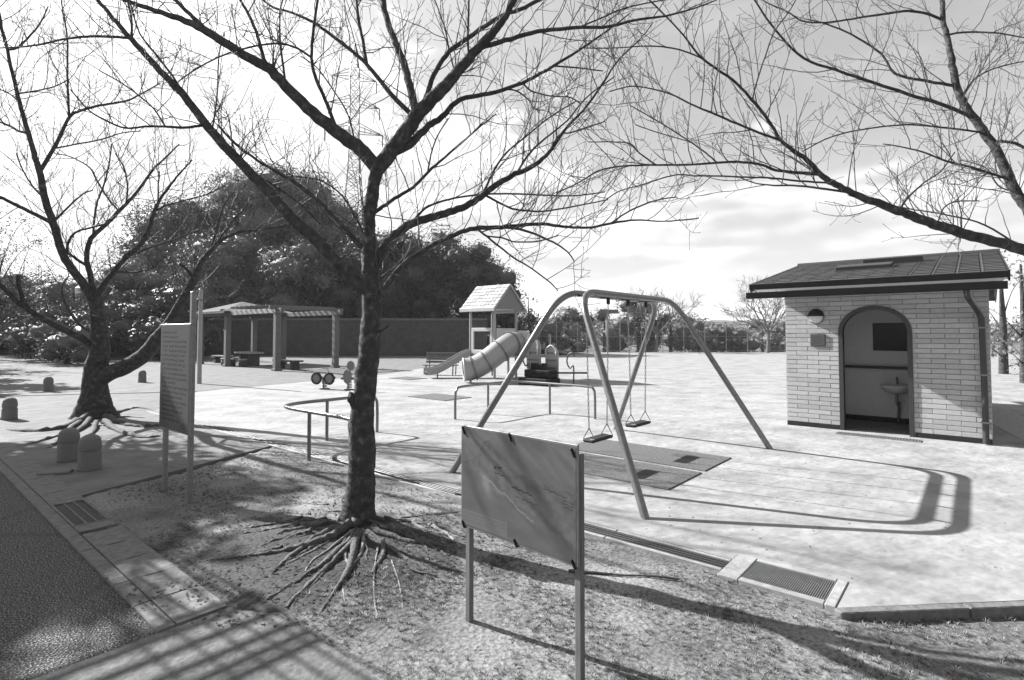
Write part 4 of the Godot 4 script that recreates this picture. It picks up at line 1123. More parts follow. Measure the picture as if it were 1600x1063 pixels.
# ---------- shelter with picnic table ----------
func build_shelter() -> void:
	var s := thing("park_shelter", "open timber shelter with square posts and a low hipped roof", "shelter", Vector3(-11.11, 0.006, -25.89), YAW)
	var lx := [0.0, -5.5, -9.2]
	var lz := [0.0, -3.1]
	var ps := Shape.new()
	ps.box(Vector3(0, 1.36, 0), Vector3(0.27, 2.72, 0.27), 0.015)
	var pm := ps.mesh()
	var ft := Shape.new()
	ft.box(Vector3(0, 0.06, 0), Vector3(0.36, 0.12, 0.36), 0.01)
	var fm := ft.mesh()
	for x in lx:
		for z in lz:
			var p := part("post", pm, M.wood, s, Transform3D(Basis(), Vector3(x, 0, z)))
			part("footing", fm, M.concrete, p)
	for z in lz:
		var bm := Shape.new()
		bm.box(Vector3(-4.6, 2.84, z), Vector3(10.2, 0.24, 0.16), 0.01)
		part("beam", bm, M.wood, s)
	for x in lx:
		var cb := Shape.new()
		cb.box(Vector3(x, 2.99, -1.55), Vector3(0.14, 0.16, 3.9), 0.01)
		part("cross_beam", cb, M.wood, s)
	for k in 8:
		var rf := Shape.new()
		rf.box(Vector3(-0.6 - 0.55 * k, 3.11, -1.55), Vector3(0.06, 0.09, 3.7), 0.005)
		part("rafter", rf, M.wood, s)
	# roof over the far end
	var c := [Vector3(-5.0, 2.97, 0.4), Vector3(-5.0, 2.97, -3.5), Vector3(-9.7, 2.97, -3.5), Vector3(-9.7, 2.97, 0.4)]
	var apex := Vector3(-7.3, 3.62, -1.55)
	var rf2 := Shape.new()
	for i in 4:
		var a: Vector3 = c[i]
		var d: Vector3 = c[(i + 1) % 4]
		var nn := (d - a).cross(apex - a).normalized()
		if nn.y < 0: nn = -nn
		rf2.face([a, d, apex], nn)
		rf2.face([a - Vector3(0, 0.12, 0), d - Vector3(0, 0.12, 0), d, a], Vector3(nn.x, 0, nn.z).normalized())
		rf2.face([a - Vector3(0, 0.12, 0), d - Vector3(0, 0.12, 0), apex - Vector3(0, 0.12, 0)], -nn)
	part("roof", rf2, M.wall, s)
	var fa := Shape.new()
	fa.box(Vector3(-2.2, 2.84, 0.115), Vector3(4.5, 0.2, 0.03), 0.004)
	part("fascia_board", fa, M.pale_concrete, s)
	var base := s.transform
	var tb := thing("picnic_table", "concrete picnic table on two pedestals under the shelter roof", "table", base * Vector3(-5.6, 0, -1.2), YAW)
	var tt := Shape.new()
	tt.box(Vector3(0, 0.7, 0), Vector3(1.9, 0.1, 0.8), 0.02)
	part("table_top", tt, M.pale_concrete, tb)
	for x in [-0.6, 0.6]:
		var lg := Shape.new()
		lg.box(Vector3(x, 0.32, 0), Vector3(0.36, 0.64, 0.5), 0.02)
		part("pedestal", lg, M.dark_wood, tb)
	for k in 3:
		var st := Shape.new()
		st.lathe(Vector3.ZERO, [Vector2(0.0, 0.0), Vector2(0.2, 0.0), Vector2(0.22, 0.1), Vector2(0.2, 0.34), Vector2(0.0, 0.34)], 14)
		var at: Vector3 = base * [Vector3(-6.6, 0, -0.35), Vector3(-5.7, 0, -0.3), Vector3(-4.75, 0, -0.5)][k]
		var o := thing("picnic_stool", ["round stool at the left end of the picnic table", "round stool in front of the picnic table pedestals", "round stool at the right end of the picnic table"][k], "stool", at, 0, "stools round the picnic table")
		part("drum", st, M.dark_wood, o)
		var to := Shape.new()
		to.lathe(Vector3.ZERO, [Vector2(0.0, 0.34), Vector2(0.23, 0.34), Vector2(0.24, 0.37), Vector2(0.22, 0.4), Vector2(0.0, 0.405)], 14)
		part("seat", to, M.pale_concrete, o)
	for k in 2:
		var o2 := thing("shelter_bench", ["dark flat bench by the front corner post of the shelter", "dark flat bench at the far left end of the shelter"][k], "bench", base * [Vector3(-0.9, 0, -1.0), Vector3(-9.0, 0, -1.2)][k], YAW)
		var se := Shape.new()
		se.box(Vector3(0, 0.42, 0), Vector3(2.2, 0.08, 0.5), 0.01)
		part("seat", se, M.dark_wood, o2)
		for x in [-0.7, 0.7]:
			var lg2 := Shape.new()
			lg2.box(Vector3(x, 0.19, 0), Vector3(0.2, 0.38, 0.4), 0.01)
			part("leg", lg2, M.dark_wood, o2)

# ---------- drains ----------
func build_drains() -> void:
	var d := thing("drain_channel", "long slotted drain channel between the lawn and the field", "drain", site(0, 0, 0), YAW)
	var lo := -13.0
	for row in [[-0.018, 0.036], [-0.224, 0.03]]:
		var lp := Shape.new()
		var x: float = -0.004
		while x > lo:
			lp.box(Vector3(x - 0.5, -0.11, row[0]), Vector3(0.992, 0.215, row[1]), 0.004)
			x -= 1.0
		part("edge_stone", lp, M.pale_concrete, d).set_meta("kind", "stuff")
	var bed := Shape.new()
	bed.box(Vector3(lo * 0.5, -0.19, -0.12), Vector3(-lo - 0.01, 0.02, 0.165))
	part("channel_bed", bed, M.concrete, d)
	for k in 4:
		var b := Shape.new()
		b.box(Vector3(lo * 0.5, -0.018, -0.062 - k * 0.042), Vector3(-lo - 0.02, 0.02, 0.022), 0.003)
		part("grating_bar", b, M.dark_metal, d)
	# sump with a wide grating at the end of the channel
	var s := thing("drain_sump", "wide steel grating set in a pale concrete frame at the channel end", "drain", site(0, 0, 0), YAW)
	for q in [[0.075, -0.13, 0.146, 0.47], [0.725, -0.13, 0.066, 0.47], [0.42, 0.075, 0.54, 0.058], [0.42, -0.345, 0.54, 0.038]]:
		var c := Shape.new()
		c.box(Vector3(q[0], -0.1, q[1]), Vector3(q[2], 0.215, q[3]), 0.006)
		part("frame_stone", c, M.pale_concrete, s)
	var pit := Shape.new()
	pit.box(Vector3(0.42, -0.196, -0.14), Vector3(0.54, 0.02, 0.368))
	part("pit", pit, M.concrete, s)
	var slat := Shape.new()
	slat.box(Vector3.ZERO, Vector3(0.006, 0.03, 0.366))
	var sm := slat.mesh()
	for k in 40: part("slat", sm, M.galv, s, Transform3D(Basis(), Vector3(0.157 + k * 0.0135, -0.016, -0.14)))
	for k in 3:
		var cr := Shape.new()
		cr.box(Vector3(0.42, -0.018, -0.28 + k * 0.14), Vector3(0.54, 0.02, 0.006))
		part("cross_bar", cr, M.galv, s)
	# kerb along the right side of the lawn
	var kb := thing("field_kerb", "low concrete kerb where the field drops to the lawn", "kerb", Vector3.ZERO)
	var p0 := Vector2(2.06, -3.545)
	var p1 := Vector2(9.0, -4.04)
	var n := 8
	for k in n:
		var a := p0.lerp(p1, float(k) / n)
		var e := p0.lerp(p1, (k + 1.0) / n)
		var st := Shape.new()
		st.bar(Vector3(a.x, -0.11, a.y + 0.02), Vector3(e.x - 0.006, -0.11, e.y + 0.02), 0.07, 0.224, 0.006)
		part("kerb_stone", st, M.concrete, kb)
	# gully by the road
	var g := thing("road_gully", "dark slotted gully grate in the concrete strip by the road", "drain", site(-5.3, 0, 2.755), YAW)
	var fr := Shape.new()
	for sgn in [-1.0, 1.0]:
		fr.box(Vector3(0, -0.05, sgn * 0.132), Vector3(0.95, 0.102, 0.022), 0.002)
		fr.box(Vector3(sgn * 0.465, -0.05, 0), Vector3(0.022, 0.1, 0.242), 0.002)
	part("frame", fr, M.concrete, g)
	for k in 2:
		var b2 := Shape.new()
		b2.box(Vector3(0, -0.012, -0.04 + k * 0.08), Vector3(0.908, 0.024, 0.012))
		part("bar", b2, M.concrete, g)
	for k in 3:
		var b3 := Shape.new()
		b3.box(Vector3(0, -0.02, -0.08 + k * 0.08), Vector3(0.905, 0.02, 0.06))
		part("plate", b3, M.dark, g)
	for sx in [-0.575, 0.59]:
		var fil := Shape.new()
		fil.box(Vector3(sx, -0.1, 0), Vector3(0.19 if sx < 0 else 0.2, 0.199, 0.286), 0.006)
		part("surround", fil, M.concrete, g)

# ---------- swing ----------
func build_swing() -> void:
	var s := thing("swing_set", "two seat swing set of bent steel tube standing on the field", "swing", Vector3(1.586, 0, -7.69), YAW)
	for sx in [-1.0, 1.0]:
		var f := Shape.new()
		var pts := PackedVector3Array()
		var pa := Vector3(sx * 1.356, -0.05, 2.075)
		var pc := Vector3(sx * 0.13, 2.27, 1.36)
		var pe := Vector3(sx * 0.13, 2.27, 0.98)
		var pb := pa.lerp(pc, 0.86)
		pts.append(pa)
		pts.append(pa.lerp(pb, 0.5))
		for k in 11:
			var t := k / 10.0
			pts.append(pb.lerp(pc, t).lerp(pc.lerp(pe, t), t))
		pts.append(Vector3(sx * 0.13, 2.27, 0))
		var m := pts.size()
		for i in range(m - 2, -1, -1): pts.append(Vector3(pts[i].x, pts[i].y, -pts[i].z))
		f.tube(pts, PackedFloat32Array([0.041]), 14)
		part("bent_frame", f, M.steel, s)
	for z in [1.0, 0.45, -0.1, -0.65]:
		var pl := Shape.new()
		pl.box(Vector3(0, 2.235, z), Vector3(0.30, 0.014, 0.035), 0.003)
		pl.box(Vector3(0, 2.19, z), Vector3(0.03, 0.08, 0.05), 0.004)
		part("hanger_plate", pl, M.dark, s)
	for w in [[1.0, 0.45, 0.40], [-0.1, -0.65, 0.45]]:
		var zc: float = (w[0] + w[1]) * 0.5
		var seat := Shape.new()
		var pr := []
		for k in 9:
			var a := PI * k / 8.0
			pr.append(Vector2(0.27 * cos(a), 0))
		seat.box(Vector3(0, w[2], zc), Vector3(0.17, 0.045, 0.50), 0.018)
		part("seat", seat, M.dark, s)
		for zz in [w[0], w[1]]:
			var zs: float = zc + (zz - zc) * 0.80
			var ch := Shape.new()
			var top := Vector3(0, 2.15, zz)
			var low := Vector3(0, w[2] + 0.16, zs)
			var n := 34
			for k in n:
				var a := top.lerp(low, float(k) / n)
				var e := top.lerp(low, (k + 1.25) / n)
				var d := Vector3(0.009, 0, 0) if k % 2 == 0 else Vector3(0, 0, 0.009)
				ch.tube(PackedVector3Array([a + d * 0.2, a.lerp(e, 0.3) + d, a.lerp(e, 0.7) + d, e + d * 0.2]), PackedFloat32Array([0.0042]), 4)
				ch.tube(PackedVector3Array([a - d * 0.2, a.lerp(e, 0.3) - d, a.lerp(e, 0.7) - d, e - d * 0.2]), PackedFloat32Array([0.0042]), 4)
			part("chain", ch, M.galv, s)
			var tri := Shape.new()
			tri.tube(PackedVector3Array([low, Vector3(-0.085, w[2] + 0.02, zs), Vector3(0.085, w[2] + 0.02, zs), low]), PackedFloat32Array([0.008]), 6)
			part("hanger", tri, M.galv, s)
	for k in 2:
		var mt := thing("rubber_mat", ["worn rubber mat under the farther swing seat", "worn rubber mat under the nearer swing seat"][k], "mat", Vector3(1.586, 0, -7.69), YAW, "mats under the swing")
		var z0: float = [-1.03, 0.06][k]
		var b := Shape.new()
		b.box(Vector3(0.0, 0.004, z0 + 0.49), Vector3(2.2, 0.02, 0.98), 0.006)
		part("sheet", b, M.rubber, mt)
		var hl := Shape.new()
		var ring := PackedVector2Array()
		var rng := RandomNumberGenerator.new()
		rng.seed = 50 + k
		for i in 14:
			var a := TAU * i / 14.0
			ring.append(Vector2([0.6, 0.55][k] + cos(a) * 0.2 * rng.randf_range(0.75, 1.15), z0 + [0.36, 0.48][k] + sin(a) * 0.14 * rng.randf_range(0.75, 1.15)))
		hl.slab(ring, 0.0, 0.0165)
		part("worn_patch", hl, M.worn, mt)

func build_guard_rails() -> void:
	for k in 2:
		var sg: float = [1.0, -1.0][k]
		var r := thing("guard_rail", ["bent tube guard rail behind the trunk of the middle tree", "bent tube guard rail in front of the tube slide"][k], "railing", Vector3(1.586, 0, -7.69), YAW, "guard rails of the swing")
		var c := [Vector3(-2.25, -0.05, 2.84 * sg), Vector3(-2.25, 0.45, 2.84 * sg), Vector3(-2.28, 0.6, 2.84 * sg), Vector3(-2.42, 0.655, 2.84 * sg), Vector3(-3.2, 0.66, 2.84 * sg), Vector3(-3.95, 0.66, 2.84 * sg),
			Vector3(-4.28, 0.66, 2.72 * sg), Vector3(-4.42, 0.66, 2.4 * sg), Vector3(-4.42, 0.66, 1.9 * sg), Vector3(-4.42, 0.655, 1.15 * sg), Vector3(-4.42, 0.6, 1.0 * sg), Vector3(-4.42, 0.45, 0.96 * sg), Vector3(-4.42, -0.05, 0.96 * sg)]
		var s := Shape.new()
		s.tube(smooth(c, 4), PackedFloat32Array([0.027]), 10)
		part("rail", s, M.steel, r)
		for p in [Vector3(-3.4, 0, 2.84 * sg), Vector3(-4.42, 0, 1.95 * sg)]:
			var q := Shape.new()
			q.rod(p + Vector3(0, -0.05, 0), p + Vector3(0, 0.65, 0), 0.026, 10)
			part("post", q, M.steel, r)

# ---------- play structure ----------
func build_play_structure() -> void:
	var s := thing("play_structure", "climbing tower with tiled roof, slide and pale tube slide", "play structure", Vector3(-1.67, 0, -22.09), YAW)
	var tw := 1.3
	var post := Shape.new()
	post.rod(Vector3.ZERO, Vector3(0, 2.75, 0), 0.055, 10)
	var pm := post.mesh()
	for p in [Vector3(0, 0, 0), Vector3(tw, 0, 0), Vector3(0, 0, -tw), Vector3(tw, 0, -tw)]:
		part("post", pm, M.plastic, s, Transform3D(Basis(), p))
	var dk := Shape.new()
	dk.box(Vector3(tw * 0.5, 0.92, -tw * 0.5), Vector3(tw + 0.1, 0.08, tw + 0.1), 0.01)
	part("deck", dk, M.mid_plastic, s)
	# window barrier facing the camera
	var fr := Shape.new()
	for q in [[0.65, 1.04, 1.14, 0.16], [0.65, 1.92, 1.14, 0.14], [0.14, 1.485, 0.14, 0.74], [1.16, 1.485, 0.14, 0.74]]:
		fr.box(Vector3(q[0], q[1], 0.02), Vector3(q[2], q[3], 0.06), 0.012)
	part("window_panel", fr, M.pale_plastic, s)
	for k in 6:
		var br := Shape.new()
		br.rod(Vector3(0.28 + k * 0.15, 1.1, 0.0), Vector3(0.28 + k * 0.15, 1.88, 0.0), 0.014, 6)
		part("bar", br, M.dark_metal, s)
	var sp := Shape.new()
	sp.box(Vector3(tw + 0.02, 1.5, -tw * 0.5), Vector3(0.05, 0.95, tw - 0.16), 0.012)
	part("side_panel", sp, M.pale_plastic, s)
	# roof with courses of tiles
	var rx0 := -0.28
	var rx1 := tw + 0.28
	var zc := -tw * 0.5
	var half := 0.95
	var rise := 0.98
	var sl := atan2(rise, half)
	var ln := Vector2(half, rise).length()
	var roof := Node3D.new()
	roof.name = "roof"
	s.add_child(roof)
	var gb := Shape.new()
	var tri := PackedVector2Array([Vector2(zc + half - 0.05, 2.72), Vector2(zc, 2.72 + rise - 0.06), Vector2(zc - half + 0.05, 2.72)])
	gb.slab(tri, rx0 + 0.06, rx1 - 0.06, Transform3D(Basis(Vector3.BACK, Vector3.RIGHT, Vector3.UP), Vector3.ZERO))
	part("gable", gb, M.mid_plastic, roof)
	var tile := Shape.new()
	var rows := 7
	var cols := 9
	var th := ln / rows
	var tww := (rx1 - rx0) / cols
	tile.box(Vector3(tww * 0.5, 0.0, -th * 0.5), Vector3(tww - 0.012, 0.03, th + 0.03), 0.01, Basis(Vector3.RIGHT, -0.12))
	var tm := tile.mesh()
	for side in 2:
		var bs := Basis(Vector3.RIGHT, sl) if side == 0 else Basis(Vector3.UP, PI) * Basis(Vector3.RIGHT, sl)
		var o := Vector3(0, 2.72, zc + half) if side == 0 else Vector3(rx0 + rx1, 2.72, zc - half)
		var tf := Transform3D(bs, o)
		var dk2 := Shape.new()
		dk2.box(Vector3((rx0 + rx1) * 0.5, -0.01, -ln * 0.5), Vector3(rx1 - rx0, 0.05, ln), 0.008)
		part("roof_sheet", dk2, M.plastic, roof, tf)
		for r in rows:
			for k in cols:
				part("roof_tile", tm, M.pale_plastic if (r * 7 + k * 3) % 5 else M.plastic, roof, tf * Transform3D(Basis(), Vector3(rx0 + tww * k + (0.0 if r % 2 == 0 else 0.0), 0.03, -th * r)))
		var ev := Shape.new()
		ev.box(Vector3((rx0 + rx1) * 0.5, -0.02, 0.03), Vector3(rx1 - rx0 + 0.04, 0.16, 0.06), 0.02)
		part("eave_board", ev, M.pale_plastic, roof, Transform3D(Basis() if side == 0 else Basis(Vector3.UP, PI), o))
	# straight slide to the left
	var slide := Node3D.new()
	slide.name = "slide"
	s.add_child(slide)
	var inv := s.transform.affine_inverse()
	var top: Vector3 = inv * Vector3(-1.70, 0.98, -22.35)
	var end: Vector3 = inv * Vector3(-3.25, 0.24, -21.75)
	var dirv := (end - top); dirv.y = 0; dirv = dirv.normalized()
	var sdv := Vector3(-dirv.z, 0, dirv.x)
	var bedp := []
	for t in [0.0, 0.06, 0.2, 0.4, 0.6, 0.8, 0.92, 1.0, 1.12]:
		var p := top.lerp(end, t)
		p.y = lerpf(0.98, 0.24, smoothstep(-0.08, 1.02, t))
		bedp.append(p)
	for part_ in [["chute", -0.26, 0.26, 0.0, 0.03], ["side_wall", -0.29, -0.25, -0.10, 0.17], ["side_wall", 0.25, 0.29, -0.10, 0.17]]:
		var cs := Shape.new()
		for i in bedp.size() - 1:
			var a: Vector3 = bedp[i]
			var e: Vector3 = bedp[i + 1]
			var q := []
			for w in [[part_[1], part_[3]], [part_[2], part_[3]], [part_[2], part_[4]], [part_[1], part_[4]]]:
				q.append([a + sdv * w[0] + Vector3.UP * w[1], e + sdv * w[0] + Vector3.UP * w[1]])
			for k in 4:
				var k2 := (k + 1) % 4
				var nn: Vector3 = [Vector3.DOWN, sdv, Vector3.UP, -sdv][k]
				cs.face([q[k][0], q[k2][0], q[k2][1], q[k][1]], nn)
		part(part_[0], cs, M.plastic, slide)
	var sup := Shape.new()
	sup.rod(end + Vector3(0, -0.3, 0) - dirv * 0.3, end - dirv * 0.3, 0.03)
	part("support", sup, M.steel, slide)
	# second platform with the tube slide
	for p in [Vector3(2.0, 0, 0.0), Vector3(3.0, 0, 0.0), Vector3(3.0, 0, -tw), Vector3(2.0, 0, -tw)]:
		var q2 := Shape.new()
		q2.rod(p, p + Vector3(0, 1.75, 0), 0.05, 10)
		part("post", q2, M.plastic, s)
	var d2 := Shape.new()
	d2.box(Vector3(2.15, 0.92, -tw * 0.5), Vector3(1.75, 0.08, tw + 0.08), 0.01)
	part("deck", d2, M.mid_plastic, s)
	var bp := Shape.new()
	bp.box(Vector3(2.45, 1.42, 0.03), Vector3(1.2, 0.9, 0.06), 0.02)
	part("entry_panel", bp, M.pale_plastic, s)
	var tube := Node3D.new()
	tube.name = "tube_slide"
	s.add_child(tube)
	var tp := smooth([Vector3(2.45, 1.40, 0.02), Vector3(2.50, 1.40, 0.42), Vector3(2.36, 1.14, 0.86), Vector3(2.05, 0.76, 1.28), Vector3(1.74, 0.52, 1.62), Vector3(1.52, 0.47, 1.88)], 4)
	var tb := Shape.new()
	tb.tube(tp, PackedFloat32Array([0.41]), 24, false)
	tb.tube(tp, PackedFloat32Array([0.375]), 24, false)
	part("barrel", tb, M.plastic, tube)
	for i in [1, 4, 8, 12, 16]:
		var rg := Shape.new()
		var dd := (tp[mini(i + 1, tp.size() - 1)] - tp[maxi(i - 1, 0)]).normalized()
		rg.tube(PackedVector3Array([tp[i] - dd * 0.025, tp[i] + dd * 0.025]), PackedFloat32Array([0.455, 0.455]), 24, true)
		part("joint_ring", rg, M.mid_plastic, tube)
	var rim := Shape.new()
	var l := tp.size() - 1
	var fwd := (tp[l] - tp[l - 1]).normalized()
	var rx := Vector3.UP.cross(fwd).normalized()
	var ry := fwd.cross(rx)
	var ringp := PackedVector3Array()
	for k in 33:
		var a := TAU * k / 32.0
		ringp.append(tp[l] + (rx * cos(a) + ry * sin(a)) * 0.4)
	rim.tube(ringp, PackedFloat32Array([0.035]), 8, false)
	part("mouth_rim", rim, M.pale_plastic, tube)
	var leg := Shape.new()
	leg.rod(Vector3(1.78, 0, 1.8), Vector3(1.78, 0.14, 1.8), 0.04)
	part("support", leg, M.steel, tube)
	# climbing panels on the right: rounded pale boards with holes
	for w in [[3.35, 0.15, 1.55, 0.62], [4.05, 0.0, 1.32, 0.55]]:
		var pn := PackedVector2Array()
		var hw: float = w[3]
		pn.append(Vector2(w[0] - hw * 0.5, 0.12)); pn.append(Vector2(w[0] + hw * 0.5, 0.12))
		for k in 11:
			var a := PI * k / 10.0
			pn.append(Vector2(w[0] + hw * 0.5 * cos(a), w[2] - 0.3 + 0.3 * sin(a)))
		var sh := upright(pn, -0.03, 0.03)
		part("climbing_panel", sh, M.plastic, s, Transform3D(Basis(), Vector3(0, 0, w[1])))
		var hp := Shape.new()
		hp.tube(smooth([Vector3(w[0] - 0.2, 1.0, w[1] + 0.06), Vector3(w[0] - 0.22, w[2] - 0.15, w[1] + 0.06), Vector3(w[0], w[2] + 0.02, w[1] + 0.06), Vector3(w[0] + 0.22, w[2] - 0.15, w[1] + 0.06), Vector3(w[0] + 0.2, 1.0, w[1] + 0.06)], 5), PackedFloat32Array([0.03]), 8)
		part("grab_bar", hp, M.pale_plastic, s)
		for h in 4:
			var ru := Shape.new()
			ru.box(Vector3(w[0], 0.3 + h * 0.26, w[1] + 0.045), Vector3(hw * 0.8, 0.05, 0.05), 0.012)
			part("foothold", ru, M.mid_plastic, s)
	var steps := Node3D.new()
	steps.name = "steps"
	s.add_child(steps)
	for w in [[Vector3(4.05, 0.12, 0.75), Vector3(1.25, 0.24, 0.8)], [Vector3(4.0, 0.38, 0.6), Vector3(1.1, 0.26, 0.5)], [Vector3(3.85, 0.62, 0.5), Vector3(0.55, 0.22, 0.3)]]:
		var bx := Shape.new()
		bx.box(w[0], w[1], 0.03)
		part("step", bx, M.black, steps)
	var plank := Shape.new()
	plank.box(Vector3(4.75, 0.42, 0.35), Vector3(1.7, 0.05, 0.24), 0.012, Basis(Vector3.UP, 0.7))
	part("plank", plank, M.black, s)
	for q3 in [Vector3(3.55, 0.95, 0.8), Vector3(5.0, 0.9, 0.2)]:
		var hk := Shape.new()
		hk.tube(smooth([q3 + Vector3(0.1, -0.9, 0), q3 + Vector3(0.1, -0.25, 0), q3 + Vector3(-0.05, -0.32, 0), q3 + Vector3(-0.17, -0.1, 0), q3 + Vector3(-0.1, 0.14, 0), q3 + Vector3(0.06, 0.2, 0), q3 + Vector3(0.14, 0.08, 0)], 5), PackedFloat32Array([0.025]), 8)
		part("hook_handle", hk, M.dark_metal, s)
	for k in 2:
		var b := Shape.new()
		b.box(Vector3(0, 0.008, 0), [Vector3(1.5, 0.016, 1.0), Vector3(1.3, 0.016, 0.9)][k], 0.004)
		single("slide_mat", ["dark rubber mat lying before the tube slide mouth", "dark rubber mat at the foot of the open slide"][k], "mat", b, M.rubber, [Vector3(-2.0, 0.001, -15.2), Vector3(-4.1, 0.001, -21.6)][k], YAW, "mats at the slides")

func build_small_play() -> void:
	# bench behind the slide
	var b := thing("park_bench", "slatted park bench with backrest standing behind the open slide", "bench", Vector3(-3.0, 0, -23.6), -12.0)
	for k in 4:
		var sl := Shape.new()
		sl.box(Vector3(0, 0.42, 0.06 + k * 0.11), Vector3(1.5, 0.035, 0.09), 0.006)
		part("seat_slat", sl, M.wood, b)
	for k in 4:
		var sl := Shape.new()
		sl.box(Vector3(0, 0.55 + k * 0.12, -0.03 - k * 0.03), Vector3(1.5, 0.09, 0.03), 0.006)
		part("back_slat", sl, M.wood, b)
	for x in [-0.6, 0.6]:
		var lg := Shape.new()
		lg.rod(Vector3(x, 0, 0.4), Vector3(x, 0.4, 0.36), 0.025)
		lg.rod(Vector3(x, 0, 0.0), Vector3(x, 0.95, -0.13), 0.025)
		lg.rod(Vector3(x, 0.395, -0.02), Vector3(x, 0.395, 0.45), 0.02)
		part("leg", lg, M.dark_metal, b)
	# spring riders
	for k in 2:
		var o := thing("spring_rider", ["spring rider with two round dark rimmed wheel discs", "spring rider with a pale oval double disc body"][k], "spring rider", [Vector3(-5.97, 0, -17.48), Vector3(-5.1, 0, -17.2)][k], -18.0)
		var bs := Shape.new()
		bs.lathe(Vector3.ZERO, [Vector2(0.0, 0.02), Vector2(0.16, 0.02), Vector2(0.16, 0.0)], 16)
		part("base", bs, M.dark, o)
		var spg := Shape.new()
		var hp := PackedVector3Array()
		for i in 73:
			var a := TAU * i / 12.0
			hp.append(Vector3(cos(a) * 0.075, 0.02 + 0.3 * i / 72.0, sin(a) * 0.075))
		spg.tube(hp, PackedFloat32Array([0.016]), 6)
		part("spring", spg, M.galv, o)
		var bm := Shape.new()
		bm.box(Vector3(0.05, 0.36, 0), Vector3(0.62, 0.07, 0.2), 0.02)
		part("seat", bm, M.dark, o)
		if k == 0:
			for x in [-0.22, 0.26]:
				var tr := Shape.new()
				tr.lathe(Vector3(x, 0.34, 0.09), [Vector2(0.13, 0.0), Vector2(0.19, 0.0), Vector2(0.2, 0.02), Vector2(0.19, 0.05), Vector2(0.14, 0.05)], 24, Basis(Vector3.RIGHT, PI / 2))
				part("tyre", tr, M.dark, o)
				var dc := Shape.new()
				dc.lathe(Vector3(x, 0.34, 0.09), [Vector2(0.15, 0.0), Vector2(0.15, 0.04), Vector2(0.0, 0.045)], 24, Basis(Vector3.RIGHT, PI / 2))
				part("disc", dc, M.mid_plastic, o)
			var hb := Shape.new()
			hb.tube(smooth([Vector3(0.18, 0.38, 0), Vector3(0.12, 0.6, 0), Vector3(0.05, 0.66, 0.0)], 4), PackedFloat32Array([0.022]), 8)
			hb.rod(Vector3(0.05, 0.66, -0.2), Vector3(0.05, 0.66, 0.2), 0.018)
			part("handlebar", hb, M.pale_plastic, o)
		else:
			for w in [[0.02, 0.42, 0.15, 0.22], [0.14, 0.76, 0.13, 0.15]]:
				var el := PackedVector2Array()
				for i in 24:
					var a := TAU * i / 24.0
					el.append(Vector2(w[0] + w[2] * cos(a), w[1] + w[3] * sin(a)))
				part("body_disc", upright(el, 0.1 + w[1] * 0.02, 0.14 + w[1] * 0.02), M.mid_plastic, o)
			var hb2 := Shape.new()
			hb2.rod(Vector3(0.1, 0.62, -0.2), Vector3(0.1, 0.62, 0.2), 0.018)
			part("handlebar", hb2, M.pale_plastic, o)

# ---------- signs ----------
func build_signs() -> void:
	var s := thing("notice_board", "tall metal notice board of dense text on two posts beside the left tree", "sign", site(-5.57, 0, 1.96), YAW)
	for q in [[0.0, 1.87], [0.74, 2.2]]:
		var p := Shape.new()
		p.box(Vector3(q[0], q[1] * 0.5 - 0.05, -0.03), Vector3(0.05, q[1] + 0.1, 0.05), 0.006)
		part("post", p, M.galv, s)
	var bd := Shape.new()
	bd.box(Vector3(0.385, 1.28, 0.012), Vector3(0.87, 1.16, 0.024), 0.004)
	part("panel", bd, M.galv, s)
	var im := text_image(440, 600, 0.085, 0.008, 20, 36, 5, 30)
	var dark := text_image(90, 40, 0.075, 0.012, 2, 4, 9, 4)
	im.blit_rect(dark, Rect2i(0, 0, 90, 40), Vector2i(330, 548))
	im.generate_mipmaps()
	var pr := Shape.new()
	pr.face([Vector3(-0.04, 0.71, 0.0255), Vector3(0.81, 0.71, 0.0255), Vector3(0.81, 1.85, 0.0255), Vector3(-0.04, 1.85, 0.0255)], Vector3.BACK)
	part("printed_text", pr, printed(im), s)
	# the map board in front
	var w := 0.885
	var f := thing("map_board", "faded picture map board clipped to two posts in the foreground", "sign", Vector3(-0.30, lawn_height(-0.30, -3.42), -3.42), -44.0)
	for x in [0.02, w - 0.02]:
		var p := Shape.new()
		p.box(Vector3(x, 0.52, -0.035), Vector3(0.044, 1.26, 0.036), 0.006)
		part("post", p, M.wood, f)
	var bd2 := Shape.new()
	bd2.box(Vector3(w * 0.5, 0.895, 0.006), Vector3(w + 0.015, 0.615, 0.016), 0.003)
	part("panel", bd2, M.galv, f)
	var pr2 := Shape.new()
	pr2.face([Vector3(0.004, 0.60, 0.0155), Vector3(w - 0.004, 0.60, 0.0155), Vector3(w - 0.004, 1.19, 0.0155), Vector3(0.004, 1.19, 0.0155)], Vector3.BACK)
	part("printed_map", pr2, printed(map_image()), f)
	for q in [[0.02, 1.17], [0.42, 1.18], [w - 0.02, 1.16], [0.02, 0.60], [0.46, 0.60], [w - 0.02, 0.60]]:
		var c := Shape.new()
		c.box(Vector3(q[0], q[1], 0.012), Vector3(0.012, 0.05, 0.024), 0.003, Basis(Vector3.BACK, 0.5))
		part("clip", c, M.black, f)

